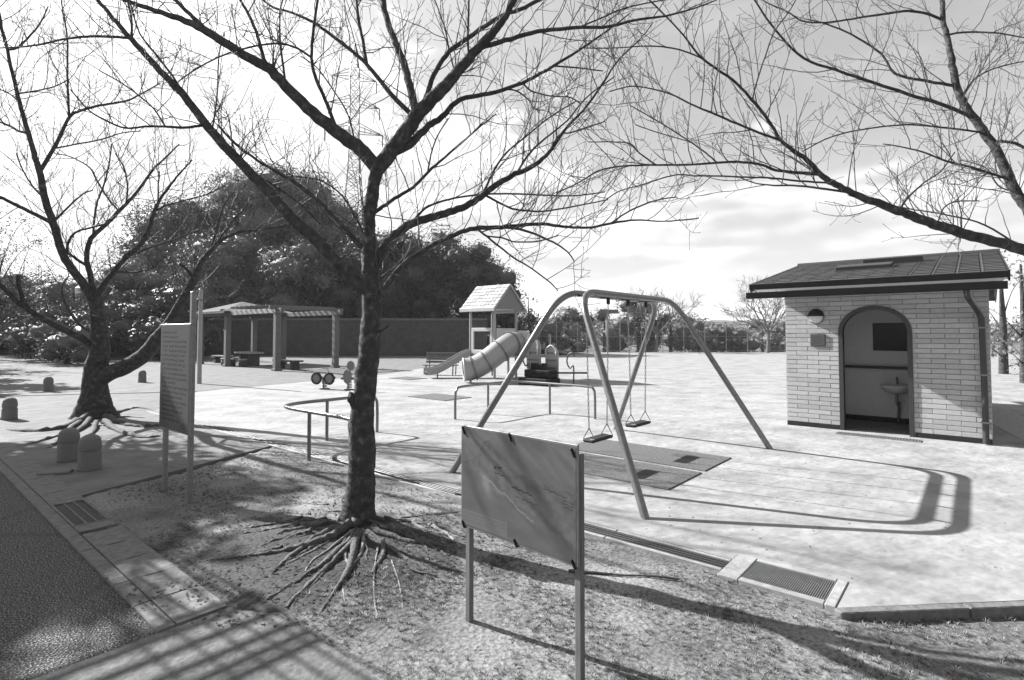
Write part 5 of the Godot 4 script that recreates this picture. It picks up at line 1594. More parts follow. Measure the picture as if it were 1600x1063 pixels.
func map_image() -> Image:
	var w := 640
	var h := 430
	var im := Image.create(w, h, false, Image.FORMAT_RGB8)
	var f := FastNoiseLite.new()
	f.seed = 61; f.frequency = 0.006; f.fractal_octaves = 4
	for y in h:
		for x in w:
			var v := 0.25 + 0.05 * f.get_noise_2d(x, y)
			var hill := 150.0 - 80.0 * exp(-pow((x - 170.0) / 60.0, 2.0)) - 30.0 * sin(x * 0.009) + 22.0 * f.get_noise_2d(x * 2.0, 40.0)
			if y > hill:
				v = 0.225 + 0.06 * f.get_noise_2d(x * 3.0, y * 3.0)
			if absf(y - hill) < 1.5: v = 0.17
			var strand := 190.0 + 0.42 * (x - 120.0) + 24.0 * f.get_noise_2d(x * 1.4, 300.0)
			if y > strand + 30.0 * sin(x * 0.01): v = 0.21 + 0.03 * f.get_noise_2d(x, y * 2.0 + 500.0)
			if absf(y - strand) < 5.0 and x > 130 and x < 430: v = 0.34
			var pale := exp(-pow((x - 150.0 - (y - 210.0) * 0.4) / 24.0, 2.0) - pow((y - 225.0) / 45.0, 2.0))
			v = lerpf(v, 0.42, pale * 0.8)
			im.set_pixel(x, y, grey(clampf(v * 0.44, 0.012, 0.4)))
	for q in [[210, 165, 60, 4], [310, 205, 110, 5], [330, 240, 120, 3], [480, 180, 120, 3], [580, 205, 50, 3], [575, 216, 52, 3], [578, 228, 50, 3], [205, 140, 14, 9], [228, 138, 24, 6]]:
		for k in q[2]:
			im.fill_rect(Rect2i(q[0] + k, q[1] + int(k * 0.12 + 2.0 * sin(k * 0.2)), 1, q[3]), grey(0.03 if q[3] > 3 else 0.04))
	var cap := text_image(280, 64, 0.115, 0.07, 3, 8, 77, 8)
	im.blit_rect(cap, Rect2i(0, 0, 280, 64), Vector2i(4, 360))
	im.generate_mipmaps()
	return im

func build_bollards() -> void:
	var pr := [Vector2(0.0, -0.05), Vector2(0.135, -0.05), Vector2(0.13, 0.02), Vector2(0.126, 0.22), Vector2(0.114, 0.226), Vector2(0.114, 0.245), Vector2(0.126, 0.252), Vector2(0.124, 0.32), Vector2(0.113, 0.375), Vector2(0.085, 0.415), Vector2(0.05, 0.436), Vector2(0.0, 0.44)]
	var s := Shape.new()
	s.lathe(Vector3.ZERO, pr, 24)
	var m := s.mesh()
	var cap := Shape.new()
	cap.lathe(Vector3(0, 0, 0), [Vector2(0.110, 0.383), Vector2(0.115, 0.384), Vector2(0.086, 0.421), Vector2(0.05, 0.442), Vector2(0.0, 0.446)], 24)
	var cm := cap.mesh()
	var spots := [Vector3(-5.48, 0, -7.16), Vector3(-6.16, 0, -7.66), Vector3(-10.34, 0, -11.32), Vector3(-11.1, 0, -11.62), Vector3(-14.11, 0, -16.71), Vector3(-13.32, 0, -19.77)]
	var what := ["round topped stone bollard nearest the notice board, its cap sunlit", "round topped stone bollard just left of the nearest one", "round topped stone bollard near the left edge of the picture", "round topped stone bollard cut by the left edge of the picture", "small distant stone bollard standing in the shade streak left of the big tree", "small distant stone bollard between the left tree and the notice board"]
	for k in spots.size():
		var o := thing("stone_bollard", what[k], "bollard", spots[k], 0, "bollards at the park entrance")
		part("shaft", m, M.stone, o)
		part("cap", cm, M.stone, o)
	var st := Shape.new()
	st.box(Vector3(0, 0.008, 0), Vector3(0.34, 0.04, 0.16), 0.012)
	single("stone_slab", "small flat stone slab lying before the nearest bollard", "stone", st, M.stone, Vector3(-5.75, 0, -6.95), 20.0)

func build_poles() -> void:
	var p := thing("concrete_pole", "slim pale concrete pole standing behind the notice board", "pole", Vector3(-10.98, 0, -19.27))
	var s := Shape.new()
	s.tube(PackedVector3Array([Vector3(0, -0.1, 0), Vector3(0, 3.3, 0)]), PackedFloat32Array([0.075, 0.062]), 12)
	part("shaft", s, M.pale_concrete, p)
	var c := Shape.new()
	c.lathe(Vector3(0, 3.3, 0), [Vector2(0.062, 0.0), Vector2(0.07, 0.01), Vector2(0.05, 0.04), Vector2(0.0, 0.05)], 12)
	part("cap", c, M.galv, p)
	# roofed post beyond the field
	var q := thing("roofed_signpost", "pale post carrying a small pitched roof beyond the field fence", "signpost", Vector3(9.3, 0, -53.5))
	var a := Shape.new()
	a.rod(Vector3(0, -0.1, 0), Vector3(0, 3.8, 0), 0.13, 10)
	part("post", a, M.pale_concrete, q)
	var b := Shape.new()
	b.slab(PackedVector2Array([Vector2(-1.1, 3.75), Vector2(1.1, 3.75), Vector2(1.0, 4.1), Vector2(-0.7, 4.15)]), -0.4, 0.4, Transform3D(Basis(Vector3.RIGHT, Vector3.BACK, Vector3.UP), Vector3.ZERO))
	part("roof", b, M.concrete, q)

# ---------- bare cherry trees ----------
func limb_path(flat: Array, sub: int) -> Array:
	var pts := []
	var rad := []
	for i in range(0, flat.size(), 4):
		pts.append(Vector3(flat[i], flat[i + 1], flat[i + 2]))
		rad.append(flat[i + 3])
	var p := smooth(pts, sub)
	var r := PackedFloat32Array()
	for i in p.size():
		var t := float(i) / sub
		var k := mini(int(t), rad.size() - 2)
		r.append(lerpf(rad[k], rad[k + 1], t - k))
	return [p, r]

func twig_tube(s: Shape, rng: RandomNumberGenerator, from: Vector3, dir: Vector3, length: float, r0: float, r1: float, lift: float, seg: int, bud: bool) -> PackedVector3Array:
	var p := PackedVector3Array([from])
	var r := PackedFloat32Array([r0])
	var d := dir.normalized()
	for k in seg:
		d = (d + Vector3(rng.randf_range(-1, 1), rng.randf_range(-1, 1), rng.randf_range(-1, 1)) * 0.22 + Vector3.UP * lift / seg).normalized()
		p.append(p[p.size() - 1] + d * length / seg)
		r.append(lerpf(r0, r1, (k + 1.0) / seg))
	if bud:
		var e := p[p.size() - 1]
		p.append(e + d * 0.008); r.append(r1 * 1.7)
		p.append(e + d * 0.022); r.append(r1 * 1.3)
		p.append(e + d * 0.03); r.append(r1 * 0.3)
	s.tube(p, r, 4 if r0 < 0.012 else 5, false)
	return p

func grow_twigs(s: Shape, rng: RandomNumberGenerator, p: PackedVector3Array, r: PackedFloat32Array, o: Dictionary) -> void:
	var since := 0.0
	var next: float = rng.randf() * o.gap
	for i in range(1, p.size()):
		var seg := p[i].distance_to(p[i - 1])
		since += seg
		if r[i] > o.thick: continue
		while since > next:
			since -= next
			next = o.gap * rng.randf_range(0.5, 1.6)
			var tang := (p[i] - p[i - 1]).normalized()
			var side := tang.cross(Vector3(rng.randf_range(-1, 1), rng.randf_range(-1, 1), rng.randf_range(-1, 1))).normalized()
			if side.y < -0.3 and rng.randf() < 0.7: side = -side
			var dir: Vector3 = (tang * rng.randf_range(0.4, 1.1) + side * rng.randf_range(0.7, 1.1) + Vector3.UP * 0.15).normalized()
			var ln: float = o.length * rng.randf_range(0.35, 1.1)
			var b := twig_tube(s, rng, p[i], dir, ln, minf(r[i] * 0.6, o.r0), o.r1, 0.35, 6, true)
			# side twigs of the branchlet
			var n := int(ln / o.gap2)
			for k in n:
				var j := 1 + rng.randi() % (b.size() - 5)
				var q := b[j].lerp(b[j + 1], rng.randf())
				var t2 := (b[j + 1] - b[j]).normalized()
				var s2 := t2.cross(Vector3(rng.randf_range(-1, 1), rng.randf_range(-1, 1), rng.randf_range(-1, 1))).normalized()
				var d2 := (t2 * rng.randf_range(0.5, 1.0) + s2 + Vector3.UP * 0.2).normalized()
				var l2: float = o.length2 * rng.randf_range(0.3, 1.1)
				var c := twig_tube(s, rng, q, d2, l2, o.r1 * 1.15, o.r1 * 0.8, 0.4, 4, true)
				if rng.randf() < 0.65:
					var j2 := 1 + rng.randi() % 2
					var t3 := (c[j2 + 1] - c[j2]).normalized()
					var s3 := t3.cross(Vector3(rng.randf_range(-1, 1), rng.randf_range(-1, 1), rng.randf_range(-1, 1))).normalized()
					twig_tube(s, rng, c[j2], (t3 * 0.7 + s3).normalized(), l2 * rng.randf_range(0.3, 0.6), o.r1 * 0.9, o.r1 * 0.7, 0.3, 3, true)

func cherry(limbs: Array, called: String, label: String, seed_: int, opts: Dictionary, stub_from := 999) -> Node3D:
	var base := Vector3(limbs[0][0], 0, limbs[0][2])
	var t := thing(called, label, "tree", base, 0, "bare cherry trees")
	var rng := RandomNumberGenerator.new()
	rng.seed = seed_
	var tw := Shape.new()
	var back := Transform3D(Basis(), -base)
	for k in limbs.size():
		var lr := limb_path(limbs[k], 5)
		var p: PackedVector3Array = lr[0]
		var r: PackedFloat32Array = lr[1]
		for i in p.size():
			p[i] -= base
			if i > 2 and k > 0:
				p[i] += Vector3(rng.randf_range(-1, 1), rng.randf_range(-1, 1), rng.randf_range(-1, 1)) * minf(r[i] * 0.22, 0.006)
		var s := Shape.new()
		if k == 0:
			# the bole: knots, ridges and a flare into the roots
			var rough := FastNoiseLite.new()
			rough.seed = seed_; rough.frequency = 1.0; rough.fractal_octaves = 3
			var pp := smooth(Array(p), 3)
			var rr := PackedFloat32Array()
			for i in pp.size():
				var u := minf(float(i) / 3.0, r.size() - 1.001)
				rr.append(lerpf(r[int(u)], r[int(u) + 1], u - int(u)))
			s.tube(pp, rr, 28, true)
			for i in s.v.size():
				var a := s.v[i]
				var flare := exp(-maxf(a.y, 0.0) / 0.12) * 0.35
				var nz := rough.get_noise_3d(a.x * 9.0, a.y * 3.2, a.z * 9.0) * 0.16 + rough.get_noise_3d(a.x * 30.0, a.y * 14.0, a.z * 30.0) * 0.05
				var ring := sin(atan2(s.n[i].z, s.n[i].x) * 5.0 + seed_) * flare
				var rr0: float = r[0] * 0.8
				s.v[i] += s.n[i] * minf(rr0, 0.2) * (nz + ring + flare * 0.4)
			part("trunk", s, M.bark, t)
		else:
			s.tube(p, r, 12 if r[0] > 0.03 else 8, true)
			part("limb", s, M.bark, t)
			if k < stub_from: grow_twigs(tw, rng, p, r, opts)
	var o := part("twigs", tw, M.twig, t)
	o.set_meta("kind", "stuff")
	return t

func add_root(t: Node3D, xz: Array, r0: float, r1: float, m: Material, on_lawn: bool, rise := 0.35) -> void:
	var pts := []
	for q in xz:
		pts.append(Vector3(q[0], 0, q[1]))
	var p := smooth(pts, 5)
	var r := PackedFloat32Array()
	var rng := RandomNumberGenerator.new()
	rng.seed = int(absf(xz[0][0] * 991.0 + xz[xz.size() - 1][1] * 77.0))
	var sink := FastNoiseLite.new()
	sink.seed = rng.randi() % 999
	sink.frequency = 1.6
	for i in p.size():
		var k := float(i) / (p.size() - 1)
		var rr := lerpf(r0, r1, k)
		rr *= 1.0 + 0.45 * sink.get_noise_1d(i * 2.3 + 40.0)
		r.append(rr)
		var h := lawn_height(p[i].x, p[i].z) if on_lawn else -0.008
		p[i].y = h + rr * (rise + 0.9 * sink.get_noise_1d(i * 0.35)) - 0.004 - (0.05 * smoothstep(0.8, 1.0, k)) + 1.2 * r0 * exp(-k * 7.0)
		p[i] += Vector3(rng.randf_range(-1, 1), 0, rng.randf_range(-1, 1)) * rr * 0.3
	var s := Shape.new()
	for i in p.size(): p[i] -= t.position
	s.tube(p, r, 10, true)
	sink.frequency = 1.0
	for i in s.v.size():
		var a := s.v[i] + t.position
		s.v[i] += s.n[i] * (r0 * 0.5) * sink.get_noise_3d(a.x * 30.0, a.y * 40.0, a.z * 30.0)
	part("root", s, m, t)

func build_bare_trees() -> void:
	var near := {"gap": 0.145, "thick": 0.05, "length": 0.85, "r0": 0.006, "r1": 0.0021, "gap2": 0.14, "length2": 0.27}
	var c := cherry(CENTRE_TREE_LIMBS, "cherry_tree", "bare dark trunked cherry tree in the middle with long roots", 101, near, 45)
	for q in CENTRE_ROOTS:
		add_root(c, q[0], q[1], q[2], M.pale_root if q[3] == 1 and q[1] < 0.014 else M.root, true, 0.4 if q[3] == 1 else 0.15)
	# a mat of small roots round the bole
	var rr := RandomNumberGenerator.new()
	rr.seed = 55
	for k in 46:
		var a := rr.randf_range(-0.5, 4.2)
		var q := Vector2(-1.37, -5.0) + Vector2(cos(a), sin(a)) * rr.randf_range(0.1, 0.75)
		var way := a + rr.randf_range(-0.5, 0.5)
		var path := []
		for i in 5:
			path.append([q.x, q.y])
			way += rr.randf_range(-0.45, 0.45)
			q += Vector2(cos(way), sin(way)) * rr.randf_range(0.06, 0.24)
		var thick := rr.randf_range(0.006, 0.02)
		add_root(c, path, thick, thick * 0.45, M.root if rr.randf() < 0.7 else M.pale_root, true, rr.randf_range(-0.2, 0.4))
	var far := {"gap": 0.18, "thick": 0.09, "length": 1.3, "r0": 0.009, "r1": 0.0031, "gap2": 0.18, "length2": 0.5}
	var l := cherry(SPREADING_TREE_LIMBS, "cherry_tree", "bare spreading cherry tree on the left with thick flared trunk", 202, far)
	for q in SPREADING_ROOTS:
		add_root(l, q[0], q[1], q[2], M.root, false, 0.05)
	cherry(RIGHT_TREE_LIMBS, "cherry_tree", "bare cherry limbs reaching in from the right over the toilet block", 303, near)
	# small bare trees far off
	var spots := [[Vector3(23.8, 0, -51.0), 7.4, "pale bare tree at the field fence left of the toilet block"], [Vector3(14.2, 0, -54.0), 7.2, "pale bare tree behind the right end of the swing"], [Vector3(-30.5, 0, -27.5), 7.5, "thin bare tree at the far left edge"]]
	for k in spots.size():
		var q = spots[k]
		var t := thing("distant_bare_tree", q[2], "tree", q[0], 0, "distant bare trees")
		var rng := RandomNumberGenerator.new()
		rng.seed = 700 + k
		var tr := Shape.new()
		var tw := Shape.new()
		var h: float = q[1]
		var fork := Vector3(0.1, h * 0.24, 0)
		tr.tube(smooth([Vector3(0, -0.1, 0), Vector3(0.05, h * 0.1, 0.02), fork], 3), PackedFloat32Array([0.2, 0.17, 0.16, 0.15, 0.15, 0.15, 0.15]), 8)
		part("trunk", tr, M.stone, t)
		for i in 7:
			var a := TAU * i / 7.0 + rng.randf() * 0.5
			var d := Vector3(cos(a) * 0.85, rng.randf_range(0.5, 1.0), sin(a) * 0.85).normalized()
			bough(tw, rng, fork, d, h * 0.42, 0.085, 0)
		part("crown", tw, M.pale_twig, t)

func bough(s: Shape, rng: RandomNumberGenerator, from: Vector3, dir: Vector3, ln: float, r: float, level: int) -> void:
	var p := twig_tube(s, rng, from, dir, ln, r, r * 0.5, 0.25, 5, false)
	if level > 3: return
	for k in 4:
		var j := mini(2 + k, p.size() - 1)
		var t := (p[j] - p[j - 1]).normalized()
		var sd := t.cross(Vector3(rng.randf_range(-1, 1), rng.randf_range(-1, 1), rng.randf_range(-1, 1))).normalized()
		bough(s, rng, p[j], (t + sd * rng.randf_range(0.5, 1.0)).normalized(), ln * rng.randf_range(0.42, 0.68), maxf(r * 0.52, 0.012), level + 1)

# ---------- evergreens ----------
func crown(rng: RandomNumberGenerator, clumps: Array, per_m2: float, leaf: float) -> Shape:
	var s := Shape.new()
	s.tinted = true
	for cl in clumps:
		var c: Vector3 = cl[0]
		var r: Vector3 = cl[1]
		if per_m2 > 45.0: core(s, rng, c, r * 0.74)
		var n := int(per_m2 * (r.x * r.z + r.x * r.y + r.y * r.z))
		for k in n:
			var d := Vector3(rng.randfn(), rng.randfn(), rng.randfn()).normalized()
			var q := c + d * r * (rng.randf_range(0.72, 1.1) if per_m2 > 45.0 else pow(rng.randf(), 0.55))
			var x := Vector3(rng.randfn(), rng.randfn(), rng.randfn()).normalized()
			var nn := (d * 0.6 + Vector3.UP * 0.5 + Vector3(rng.randfn(), rng.randfn(), rng.randfn()) * 0.55).normalized()
			x = (x - nn * x.dot(nn)).normalized()
			var y := nn.cross(x)
			var sz := leaf * rng.randf_range(0.6, 1.3)
			var tn := rng.randf_range(0.4, 1.0)
			s.tint = Color(tn, tn, tn)
			s.face([q - x * sz, q - y * sz * 0.45, q + x * sz, q + y * sz * 0.45], nn)
	return s

func core(s: Shape, rng: RandomNumberGenerator, c: Vector3, r: Vector3) -> void:   # the packed inner leaves of a clump
	var rows := 5
	var cols := 9
	var first := s.v.size()
	for j in rows + 1:
		for i in cols + 1:
			var e := PI * j / rows - PI / 2
			var a := TAU * i / cols
			var d := Vector3(cos(a) * cos(e), sin(e), sin(a) * cos(e))
			var k := 0.85 + 0.2 * sin(i % cols * 2.7 + j * 1.9 + c.x)
			var tn := 0.6 + 0.2 * sin(i % cols * 3.3 + j * 5.1)
			s.tint = Color(tn, tn, tn)
			s.vert(c + d * r * k, d, Vector2())
	for j in rows:
		for i in cols:
			var q := first + j * (cols + 1) + i
			s.tri(q, q + 1, q + cols + 2)
			s.tri(q, q + cols + 2, q + cols + 1)

func evergreen(at: Vector3, h: float, w: float, label: String, seed_: int, m: Material, leaf: float, dens: float, low := 0.15, called := "evergreen_tree", category := "tree") -> Node3D:
	var t := thing(called, label, category, at)
	var rng := RandomNumberGenerator.new()
	rng.seed = seed_
	var clumps := []
	var n := int(clampf(w * h * 0.28, 7, 26))
	var limbs := Shape.new()
	for k in n:
		var e := lerpf(low, 0.93, (k + rng.randf()) / n)
		var spread := sqrt(clampf(1.0 - pow((e - 0.45) / 0.58, 2.0), 0.05, 1.0))
		var a := k * 2.4 + rng.randf()
		var rr := w * 0.5 * spread * rng.randf_range(0.35, 0.8)
		var cr := w * rng.randf_range(0.16, 0.27)
		var c := Vector3(cos(a) * rr, h * e, sin(a) * rr)
		clumps.append([c, Vector3(cr, cr * rng.randf_range(0.55, 0.85), cr)])
		limbs.tube(smooth([Vector3(0, h * e * 0.55, 0), c * Vector3(0.5, 0.86, 0.5), c], 3), PackedFloat32Array([w * 0.014, w * 0.008, w * 0.004, w * 0.003]), 5, false)
	limbs.tube(PackedVector3Array([Vector3(0, -0.3, 0), Vector3(0.05, h * 0.4, 0), Vector3(0, h * 0.85, 0)]), PackedFloat32Array([w * 0.04, w * 0.028, w * 0.008]), 8)
	part("trunk", limbs, M.bark, t)
	part("crown", crown(rng, clumps, dens, leaf), m, t)
	return t

func build_evergreens() -> void:
	var list := [
		# x, z, ground y, height, width, label, material, leaf, density
		[-26.0, -60.0, 6.0, 13.4, 16.0, "tallest rounded evergreen tree crowning the hill behind the shelter", M.leaf, 0.14, 80.0],
		[-33.0, -56.0, 3.5, 11.8, 11.5, "broad evergreen tree on the left shoulder of the hill", M.leaf, 0.14, 80.0],
		[-19.5, -58.0, 5.0, 10.8, 10.5, "rounded evergreen tree on the right shoulder of the hill", M.leaf, 0.14, 80.0],
		[-26.5, -51.0, 2.6, 8.0, 11.0, "pale feathery evergreen tree just behind the shelter roof", M.pale_leaf, 0.13, 80.0],
		[-19.0, -49.5, 2.4, 7.0, 9.0, "low pale evergreen tree above the wall behind the shelter's right post", M.pale_leaf, 0.13, 80.0],
		[-13.4, -51.0, 2.0, 8.6, 9.5, "dark evergreen tree behind the trunk of the middle cherry", M.dark_leaf, 0.13, 80.0],
		[-9.0, -52.0, 2.0, 9.4, 9.0, "dark evergreen tree right of the middle cherry trunk", M.dark_leaf, 0.13, 80.0],
		[-4.6, -51.0, 1.6, 8.8, 8.5, "dark bushy evergreen tree behind the play tower", M.dark_leaf, 0.13, 80.0],
		[-0.9, -50.0, 0.8, 7.0, 5.6, "slender dark evergreen tree right behind the play tower roof", M.dark_leaf, 0.11, 85.0],
		[1.5, -50.0, 0.4, 5.6, 2.8, "thin open evergreen sapling beside the play tower roof", M.leaf, 0.15, 16.0],
		[-39.5, -45.0, 0.0, 6.2, 10.0, "sunlit rounded shrub mass behind the left cherry tree", M.leaf, 0.08, 140.0],
		[-34.0, -43.0, 0.0, 5.6, 8.5, "grey green evergreen behind the left cherry's crotch", M.leaf, 0.08, 140.0],
		[-28.5, -41.5, 0.0, 6.6, 8.5, "feathery pale evergreen left of the shelter", M.leaf, 0.08, 140.0],
		[-24.0, -38.5, 0.0, 4.8, 7.0, "dark evergreen shrub close beside the shelter's left posts", M.dark_leaf, 0.13, 80.0],
		[-30.0, -36.5, 0.0, 3.2, 6.4, "low dark bush behind the left cherry trunk", M.dark_leaf, 0.13, 50.0],
		[-27.2, -27.2, 0.0, 4.6, 3.8, "dark conifer cut by the left edge of the picture", M.dark_leaf, 0.12, 60.0],
		[-35.0, -37.0, 0.0, 11.0, 6.5, "tall wispy bamboo clump behind the left cherry's boughs", M.leaf, 0.08, 42.0],
		[-26.0, -32.0, 0.0, 2.2, 4.4, "low sunlit hedge bush at the plaza's left end", M.leaf, 0.08, 130.0],
		[18.2, -19.5, 0.0, 5.0, 3.6, "pale open shrub at the right edge beside the toilet block", M.pale_leaf, 0.08, 44.0],
		[21.5, -24.0, 0.0, 5.4, 4.6, "grey tree behind the pale shrub at the right edge", M.leaf, 0.08, 44.0],
	]
	for k in list.size():
		var q = list[k]
		evergreen(Vector3(q[0], q[2], q[1]), q[3], q[4], q[5], 900 + k, q[6], q[7], q[8], 0.02 if q[0] > 10.0 else 0.15)
	# trees and shrubs beyond the far fence
	var far := [
		[3.0, -56.0, 4.2, 6.0, "dark shrub left of the swing's near leg beyond the fence"], [6.4, -57.0, 4.6, 6.4, "rounded dark shrub beyond the fence between the swing chains"],
		[9.8, -58.0, 4.0, 6.0, "dark shrub behind the roofed signpost"], [13.2, -57.0, 5.6, 6.6, "tall dark evergreen beyond the fence behind the swing"],
		[16.8, -58.0, 4.2, 5.6, "rounded shrub beyond the fence right of the swing"], [19.4, -57.0, 2.8, 5.0, "low shrub beyond the fence near the swing's right leg"],
		[22.4, -56.0, 2.2, 5.0, "low grey shrub beyond the fence under the pale bare tree"], [25.6, -56.0, 3.0, 5.0, "dark low shrub beyond the fence next to the brick corner"],
		[29.5, -57.0, 3.4, 5.0, "dark shrub beyond the fence hidden by the toilet block corner"], [-0.4, -57.0, 4.0, 6.0, "dark shrub beyond the fence behind the play panels"]]
	for k in far.size():
		var q = far[k]
		evergreen(Vector3(q[0], 0, q[1]), q[2], q[3], q[4], 950 + k, M.leaf if k % 3 else M.dark_leaf, 0.11, 90.0, 0.0, "far_shrub", "shrub")
	# woodland on the slope further back, too far to count
	var rng := RandomNumberGenerator.new()
	rng.seed = 66
	var cl := []
	for k in 240:
		var x := rng.randf_range(-150.0, 190.0)
		var z := rng.randf_range(-150.0, -95.0)
		var r := rng.randf_range(2.2, 4.0)
		cl.append([Vector3(x, r * 0.5, z), Vector3(r * 1.6, r, r * 1.6)])
	var wd := part("woodland", crown(rng, cl, 7.0, 0.4), M.leaf, self)
	tag(wd, "distant belt of dark woodland beyond the field", "woodland", "", "stuff")
	# a big evergreen by the road, left of the picture: its shade lies over the road and the gutter
	evergreen(Vector3(-17.3, 0, -12.1), 10.4, 6.2, "broad evergreen tree beside the road left of the picture, shading the asphalt", 990, M.leaf, 0.16, 130.0, 0.7)
	evergreen(Vector3(-16.7, 0, -10.7), 10.0, 3.0, "slim evergreen beside the broad one left of the picture", 993, M.leaf, 0.15, 130.0, 0.72)
	evergreen(Vector3(-27.5, 0, -24.0), 10.5, 4.6, "tall evergreen left of the picture, its shadow streaking the plaza", 991, M.leaf, 0.2, 50.0, 0.2)
	evergreen(Vector3(-22.4, 0, -19.2), 6.2, 3.4, "smaller evergreen left of the picture near the far bollards", 992, M.leaf, 0.2, 50.0, 0.2)

# ---------- pylon, pergola, litter ----------
func build_pylon() -> void:
	var at := Vector3(-26.6, 0, -91.0)
	var t := thing("transmission_tower", "lattice power transmission tower rising beyond the hill", "pylon", at, 20.0)
	var hh := 51.0
	var prof := func(y: float) -> float: return lerpf(3.2, 0.75, smoothstep(0.0, 0.72, y / hh)) if y < hh * 0.9 else lerpf(0.75, 0.05, (y - hh * 0.9) / (hh * 0.1))
	var legs := Shape.new()
	var br := Shape.new()
	var n := 26
	for k in n:
		var y0 := hh * k / n
		var y1 := hh * (k + 1) / n
		var w0: float = prof.call(y0)
		var w1: float = prof.call(y1)
		var c := [Vector3(-1, 0, -1), Vector3(1, 0, -1), Vector3(1, 0, 1), Vector3(-1, 0, 1)]
		for i in 4:
			var a: Vector3 = c[i]
			var b: Vector3 = c[(i + 1) % 4]
			legs.rod(a * w0 + Vector3(0, y0, 0), a * w1 + Vector3(0, y1, 0), 0.09, 4)
			br.rod(a * w0 + Vector3(0, y0, 0), b * w1 + Vector3(0, y1, 0), 0.045, 3)
			br.rod(b * w0 + Vector3(0, y0, 0), a * w1 + Vector3(0, y1, 0), 0.045, 3)
			br.rod(a * w1 + Vector3(0, y1, 0), b * w1 + Vector3(0, y1, 0), 0.04, 3)
	part("leg_frame", legs, M.dark_metal, t)
	part("bracing", br, M.dark_metal, t)
	for y in [0.70, 0.79, 0.88]:
		for sg in [-1.0, 1.0]:
			var ar := Shape.new()
			var w: float = prof.call(hh * y)
			var tip := Vector3(sg * (3.6 + (0.88 - y) * 6.0), hh * y, 0)
			for z in [-1.0, 1.0]:
				ar.rod(Vector3(sg * w, hh * y, z * w), tip, 0.06, 4)
				ar.rod(Vector3(sg * w, hh * y + 1.4, z * w), tip, 0.06, 4)
				for k in 3:
					var f := (k + 1) / 4.0
					ar.rod(Vector3(sg * w, hh * y, z * w).lerp(tip, f), Vector3(sg * w, hh * y + 1.4, z * w).lerp(tip, f), 0.04, 3)
			var a2 := part("cross_arm", ar, M.dark_metal, t)
			var ins := Shape.new()
			ins.rod(tip, tip + Vector3(0, -2.0, 0), 0.1, 6)
			part("insulator", ins, M.dark_metal, a2)

func build_pergola() -> void:
	# stands left of the picture by the road; its rafters throw the barred shadow on the footpath
	var t := thing("pergola", "tall open pergola over the road edge left of the picture", "pergola", site(0, 0, 0), YAW)
	var h := 4.05
	var off := Vector2(-1.535 * h, 0.292 * h)
	for u in [-2.29, -2.18, -1.975, -1.75, -1.595, -1.47]:
		var s := Shape.new()
		s.box(Vector3(u + off.x, h, 3.6 + off.y), Vector3(0.07, 0.02, 2.4), 0.003)
		part("rafter", s, M.wood, t)
	for z in [2.52, 2.6, 2.72, 2.85, 3.0, 3.18]:
		var s2 := Shape.new()
		s2.rod(Vector3(-3.4 + off.x, h + 0.02, z + off.y), Vector3(-0.6 + off.x, h + 0.02, z - 0.15 + off.y), 0.013, 6)
		part("wire", s2, M.galv, t)
	for z in [3.7, 4.6]:
		var b := Shape.new()
		b.box(Vector3(-1.9 + off.x, h - 0.12, z + off.y), Vector3(1.6, 0.12, 0.1), 0.006)
		part("beam", b, M.wood, t)
	for u in [-2.6, -1.2]:
		var p := Shape.new()
		p.box(Vector3(u + off.x, h * 0.5 - 0.1, 4.15 + off.y), Vector3(0.12, h, 0.12), 0.008)
		part("post", p, M.wood, t)
		var c := Shape.new()
		c.box(Vector3(u + off.x, h - 0.235, 4.15 + off.y), Vector3(0.1, 0.1, 1.1), 0.006)
		part("bearer", c, M.wood, t)

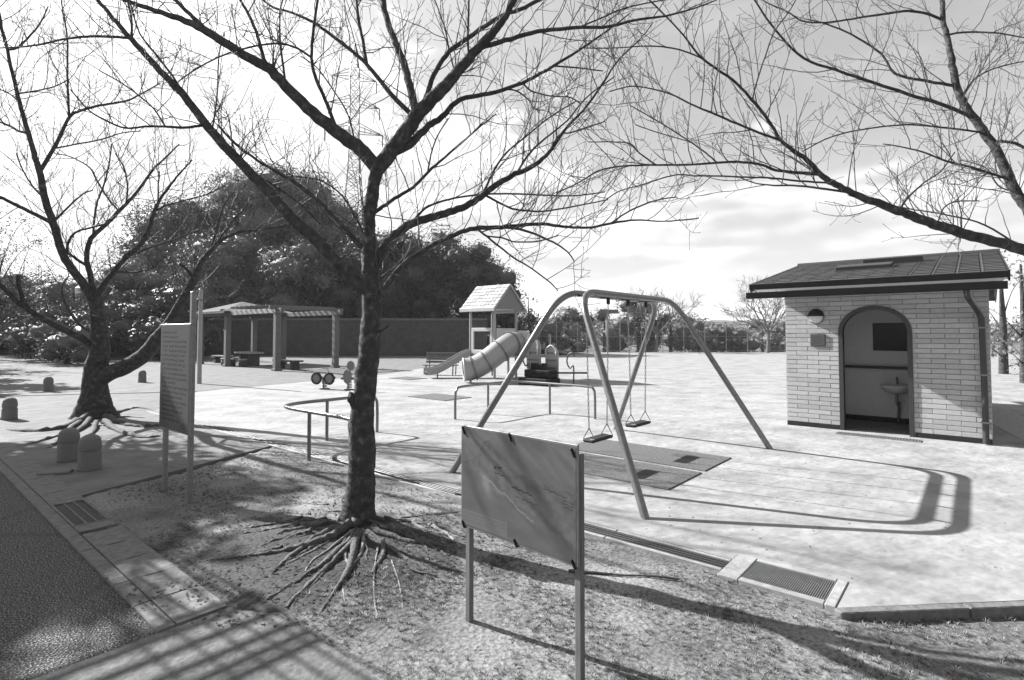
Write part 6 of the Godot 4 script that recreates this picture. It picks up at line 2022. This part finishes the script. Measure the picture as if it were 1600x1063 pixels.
func build_litter() -> void:
	var rng := RandomNumberGenerator.new()
	rng.seed = 12
	# fallen leaves over the lawn
	var s := Shape.new()
	for k in 2600:
		var x := rng.randf_range(-5.5, 5.5)
		var z := rng.randf_range(-8.0, -2.2)
		if edge_distance(Vector2(x, z)) < 0.05: continue
		var sz := rng.randf_range(0.004, 0.014)
		var a := rng.randf() * TAU
		var e := Vector3(cos(a), rng.randf_range(-0.3, 0.5), sin(a)) * sz
		var g := Vector3(-sin(a), rng.randf_range(-0.3, 0.3), cos(a)) * sz * 0.6
		var o := Vector3(x, lawn_height(x, z) + 0.012, z)
		s.face([o - e, o - g, o + e, o + g], Vector3.UP)
	for k in 2600:
		var a2 := rng.randf() * TAU
		var d2 := sqrt(rng.randf()) * 1.25
		var x2 := -1.6 + cos(a2) * d2 * 1.2
		var z2 := -4.4 + sin(a2) * d2 * 0.85
		var sz2 := rng.randf_range(0.006, 0.02)
		var b2 := rng.randf() * TAU
		var e2 := Vector3(cos(b2), rng.randf_range(-0.3, 0.5), sin(b2)) * sz2
		var g2 := Vector3(-sin(b2), rng.randf_range(-0.3, 0.3), cos(b2)) * sz2 * 0.5
		var o2 := Vector3(x2, lawn_height(x2, z2) + 0.01, z2)
		s.face([o2 - e2, o2 - g2, o2 + e2, o2 + g2], Vector3.UP)
	var lv := part("fallen_leaves", s, M.dark, self)
	tag(lv, "dark fallen leaves scattered over the lawn", "leaves", "", "stuff")
	var pb := Shape.new()
	for k in 1500:
		var p := site2(rng.randf_range(-9.0, 9.0), -0.4 - pow(rng.randf(), 1.6) * 13.0)
		if p.y > -3.9 or (p.x > 4.4 and p.y < -8.4): continue
		var sz := rng.randf_range(0.004, 0.013)
		var a := rng.randf() * TAU
		var o := Vector3(p.x, 0.001, p.y)
		var q := []
		for i in 4: q.append(o + Vector3(cos(a + TAU * i / 4.0), 0, sin(a + TAU * i / 4.0)) * sz * rng.randf_range(0.7, 1.2))
		var tip := o + Vector3(0, sz * 0.8, 0)
		for i in 4: pb.face([q[i], q[(i + 1) % 4], tip], ((q[i] + q[(i + 1) % 4]) * 0.5 - o + Vector3(0, sz, 0)).normalized())
	var gv := part("gravel", pb, M.stone, self)
	tag(gv, "loose small stones scattered over the playing field", "gravel", "", "stuff")
	var sticks := [[Vector2(0.42, -4.12), Vector2(1.2, -3.98), "thin fallen stick lying on the lawn before the wide grating"], [Vector2(0.10, -4.75), Vector2(0.3, -4.72), "short dark stick on the lawn right of the map board"], [Vector2(-0.75, -4.1), Vector2(-0.55, -4.02), "short stick on the lawn left of the map board post"], [Vector2(-0.62, -6.0), Vector2(-0.35, -5.95), "small branch piece on the lawn beside the map board's top"]]
	for q in sticks:
		var st := Shape.new()
		var a: Vector2 = q[0]
		var b: Vector2 = q[1]
		var pts := []
		for k in 5:
			var p := a.lerp(b, k / 4.0) + Vector2(0, rng.randf_range(-0.012, 0.012))
			pts.append(Vector3(p.x - a.x, lawn_height(p.x, p.y) + 0.012, p.y - a.y))
		st.tube(smooth(pts, 3), PackedFloat32Array([0.011, 0.012, 0.011, 0.01, 0.009, 0.008, 0.007]), 6)
		single("fallen_stick", q[2], "stick", st, M.root, Vector3(a.x, 0, a.y), 0, "sticks on the lawn")
